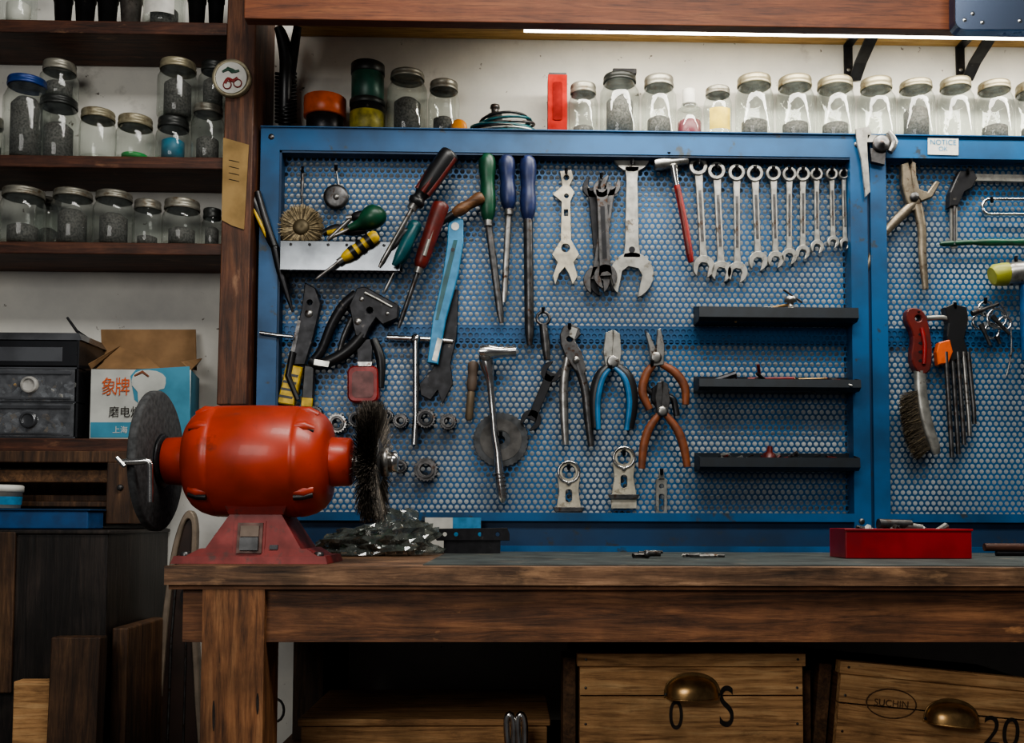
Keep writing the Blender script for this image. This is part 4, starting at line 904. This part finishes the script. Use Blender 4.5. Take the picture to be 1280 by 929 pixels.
for (u,v) in ((zs4+0.003,zB-0.002),(zB+0.002,zA-0.002)):
    o.box(a+0.004,b_-0.006,Yo-0.002,Yo-0.0005,u,v,sg); o.box(a+0.01,b_-0.012,Yo-0.0045,Yo-0.002,v-0.010,v-0.004,sm); o.box(a+0.01,b_-0.012,Yo-0.003,Yo-0.002,u+0.003,u+0.007,sm)
    X=W(38,480,Yo).x; o.lathe((X,Yo-0.002,(u+v)/2),(0,-1,0),[(0,0.016),(0.006,0.015),(0.007,0.011),(0.004,0.010),(0.004,0)],sm if u<zB else scr4,20)
    for k in range(110): o.rod((rnd(a+0.02,b_-0.02),Yo+rnd(0.006,.022),rnd(u+0.004,u+0.040)),rvec(),rnd(0.006,0.024),rnd(0.0015,0.006),random.choice([scr1,scr3,scr2,scr4,white]),6)
o.box(a+0.004,b_-0.004,Yo-0.001,Yo+0.03,zA+0.004,zt_-0.018,smd)
o.box(a+0.02,b_-0.03,Yo-0.002,Yo-0.001,zA+0.012,zt_-0.03,sm)
o.tube([(84,397,1.6,0),(96,414,2),(110,424,2.4)],blkm,-0.08,6)
o.done(bevel=0.0012)
o=B('cardboard_box'); Yb=-0.15; white2=M('box_print_white',(188,190,184),0.6,0,0.2,15); bblue=M('box_print_blue',(66,135,160),0.6,0,0.25,15)
a=W(113,500,Yb).x; b_=W(238,500,Yb).x; z1=W(175,462,Yb).z; b3=W(250,500,-0.03).x
v=[(a,Yb,zs4),(b_,Yb,zs4),(b3-0.002,-0.03,zs4),(a+0.01,-0.03,zs4)]; v+=[(p[0],p[1],z1) for p in v]
o.add(v,[(0,1,5,4)],white2); o.add(v,[(1,2,6,5)],bblue); o.add(v,[(2,3,7,6),(3,0,4,7),(0,1,2,3)],card)
o.poly([(163,470),(170,462),(237,458),(238,547),(206,547),(206,528),(168,500)],bblue,Yb-0.0008,0.0006,bev=0)
o.poly([(113,528),(206,528),(206,547),(113,547)],bblue,Yb-0.001,0.0004,bev=0)
fig=[(166,470),(176,463),(196,464),(207,472),(205,486),(198,488),(200,505),(193,508),(190,492),(182,492),(180,508),(173,508),(172,490),(165,482)]
o.poly(fig,white2,Yb-0.0016,0.0006,k=2,bev=0)
o.tube([(168,470,1.2),(178,465,2),(186,471,1.2)],brn,Yb-0.0018,6,0.2)
o.text('象',136,485,18,Yb-0.0018,oran,0,0.8); o.text('牌',153,485,18,Yb-0.0018,oran,0,0.8)
o.text('磨电灯',156,516,11,Yb-0.0018,ink,0,0.9)
o.text('上海',150,538,7,Yb-0.0018,white,0,1)
def quad(pts,mat): 
    vv=[W(p[0],p[1],p[2]) for p in pts]; o.add(vv+[q+Vector((0.001,0.0015,0)) for q in vv],[(0,1,2,3),(7,6,5,4),(0,1,5,4),(1,2,6,5),(2,3,7,6),(3,0,4,7)],mat)
quad([(128,463,-0.05),(245,463,-0.05),(244,412,-0.03),(126,412,-0.03)],card)
quad([(242,461,-0.04),(238,462,-0.148),(226,452,-0.15),(252,448,-0.04)],card)
quad([(114,462,-0.149),(118,460,-0.05),(150,432,-0.06),(110,455,-0.16)],card)
quad([(120,461,-0.1495),(200,461,-0.1495),(184,446,-0.12),(150,434,-0.10)],card)
o.done()
o=B('wooden_tool_drawer'); Yd=-0.22; a=-1.35; b_=W(133,600,Yd).x; bb=W(163,600,Yd).x; zt_=W(80,578,Yd).z; zb_=W(80,655,Yd).z; zl=W(80,632,Yd).z
o.box(b_,bb,Yd,-0.02,zb_,zt_,w_dk); o.box(a,b_,Yd+0.02,-0.02,zb_+0.03,zb_+0.04,w_dk); o.box(a,b_,-0.04,-0.02,zb_+0.03,zt_-0.02,w_dk); o.box(a,b_,Yd+0.06,Yd+0.075,zb_+0.04,zl+0.02,w_dk)
o.box(a,b_+0.001,Yd+0.03,Yd+0.045,zt_-0.035,zt_-0.012,w_crd)
o.box(a,bb,Yd+0.01,-0.02,zt_,shz(565,-0.17,80)-0.001,w_dk)
o.lathe(((b_+bb)/2+0.004,Yd,(zt_+zb_)/2+0.01),(0,-1,0),[(0,0.006),(0.006,0.005),(0.006,0)],dks,10)
o.done(bevel=0.002)
cabz=W(70,662,-0.30).z; ca=-1.4; cb=W(133,760,-0.30).x
o=B('black_cabinet'); zc0=W(60,866,-0.30).z
o.box(ca,cb,-0.30,-0.005,zc0,cabz,w_cab); o.box(ca,W(17,800,-0.302).x,-0.306,-0.30,zc0,cabz-0.004,w_dk); o.box(ca,cb-0.02,-0.29,-0.01,0.0,zc0,w_cab)
o.box(ca,cb+0.004,-0.305,-0.005,cabz-0.008,cabz-0.001,w_cab)
o.done(bevel=0.002)
o=B('blue_storage_case'); a=-1.3; b_=W(110,650,-0.29).x; zc=W(60,636,-0.29).z
o.box(a,b_,-0.29,-0.225,cabz+0.0008,zc-0.004,M('blue_case',(26,72,120),0.42)); o.box(a,b_+0.004,-0.293,-0.222,zc-0.004,zc,bluedk); o.done(bevel=0.002)
zc+=0.0008
o=B('sealant_tub'); X=W(2,620,-0.256).x; o.lathe((X,-0.256,zc),(0,0,1),[(0,0),(0,0.030),(0.028,0.033),(0.028,0.035),(0.038,0.035),(0.04,0.032),(0.04,0)],white,28); o.lathe((X,-0.256,zc),(0,0,1),[(0.006,0.0312),(0.02,0.0328)],lblue,28); o.done()
o=B('wooden_plank'); Yp=-0.37
a=W(62,860,Yp).x; b_=W(124,860,Yp).x; zt_=W(90,797,Yp).z
o.frust((a,b_,Yp-0.03,Yp),0.0,(a,b_,Yp,Yp+0.03),zt_,w_dk)
o.done(bevel=0.002)
o=B('wooden_plank'); a=W(124,860,-0.29).x+0.004; b_=W(158,860,-0.29).x; o.box(max(a,cb+0.006),b_,-0.29,-0.1,0,W(140,785,-0.29).z,w_dk); o.done(bevel=0.003)
o=B('wooden_plank'); Yp=-0.345; a=W(16,880,Yp).x; b_=W(61,880,Yp).x; o.box(a,b_,Yp,Yp+0.03,0,W(40,852,Yp).z,w_crt); o.done(bevel=0.002)
o=B('leaning_arched_board'); Yk=-0.12
out=[(186,990),(192,880),(200,790),(212,700),(222,660),(232,640),(241,642),(245,665),(243,720),(246,800),(250,880),(252,990)]
inn=[(194,985),(201,880),(208,790),(218,705),(227,664),(233,650),(238,652),(239,670),(237,720),(239,800),(243,880),(245,985)]
out=cat(out,3,True); inn=cat(inn,3,True)
o.poly(out,M('rim_pale',(125,112,98),0.45,0.2),Yk,0.02,holes=[inn],bev=0.002); o.poly(inn,M('board_dark',(48,34,28),0.4,0,0.5,8,coat=0.3),Yk+0.008,0.008,bev=0)
o.tube([(222,700,1.5),(214,800,1.5),(208,960,1.5)],dks,Yk+0.006,6); o.tube([(234,720,1.2),(232,820,1.2),(228,960,1.2)],dks,Yk+0.006,6)
zlow=min(v[2] for v in o.V)
a=W(205,985,Yk).x; b_=W(235,985,Yk).x; o.box(a,b_,Yk,Yk+0.02,0.0,zlow+0.04,w_dk)
o.done()
o=B('wire_stand'); 
o.tube([(338,815,2),(340,860,2.5),(337,900,2),(345,970,2)],dks,-0.3,6,k=3); P=circ(345,888,10,14,0,14); o.tube([(p[0],p[1],1.6) for p in P+[P[0]]],dks,-0.3,6)
zz=min(v[2] for v in o.V); X=W(345,960,-0.3).x; o.box(X-0.015,X+0.015,-0.31,-0.29,0.521,zz+0.004,dks); o.done()

# ---------------- lights ----------------
def area(name,loc,rot,sx,sy,e,col):
    l=bpy.data.lights.new(name,'AREA'); l.shape='RECTANGLE'; l.size=sx; l.size_y=sy; l.energy=e; l.color=col
    ob=bpy.data.objects.new(name,l); ob.location=loc; ob.rotation_euler=rot; sc.collection.objects.link(ob)
area('tube_light_glow',((tx+1.55)/2,-0.2,tz-0.012),(math.radians(24),0,0),1.55-tx,0.03,7.5,(1,0.96,0.86))
area('ceiling_light',(0.45,-1.5,2.55),(math.radians(32),0,0),1.5,0.4,36,(1.0,0.975,0.92))
area('front_fill_light',(-0.7,-2.5,1.65),(math.radians(78),0,math.radians(-16)),0.9,0.7,14,(1.0,0.98,0.94))  # unseen fill lamp added at front left to light the bench fronts
w=bpy.data.worlds.new('world'); sc.world=w; w.use_nodes=True; w.node_tree.nodes['Background'].inputs[0].default_value=(0.95,0.96,1,1); w.node_tree.nodes['Background'].inputs[1].default_value=0.07
sc.view_settings.view_transform='AgX'
try: sc.view_settings.look='AgX - Medium High Contrast'
except Exception as e: print(e)
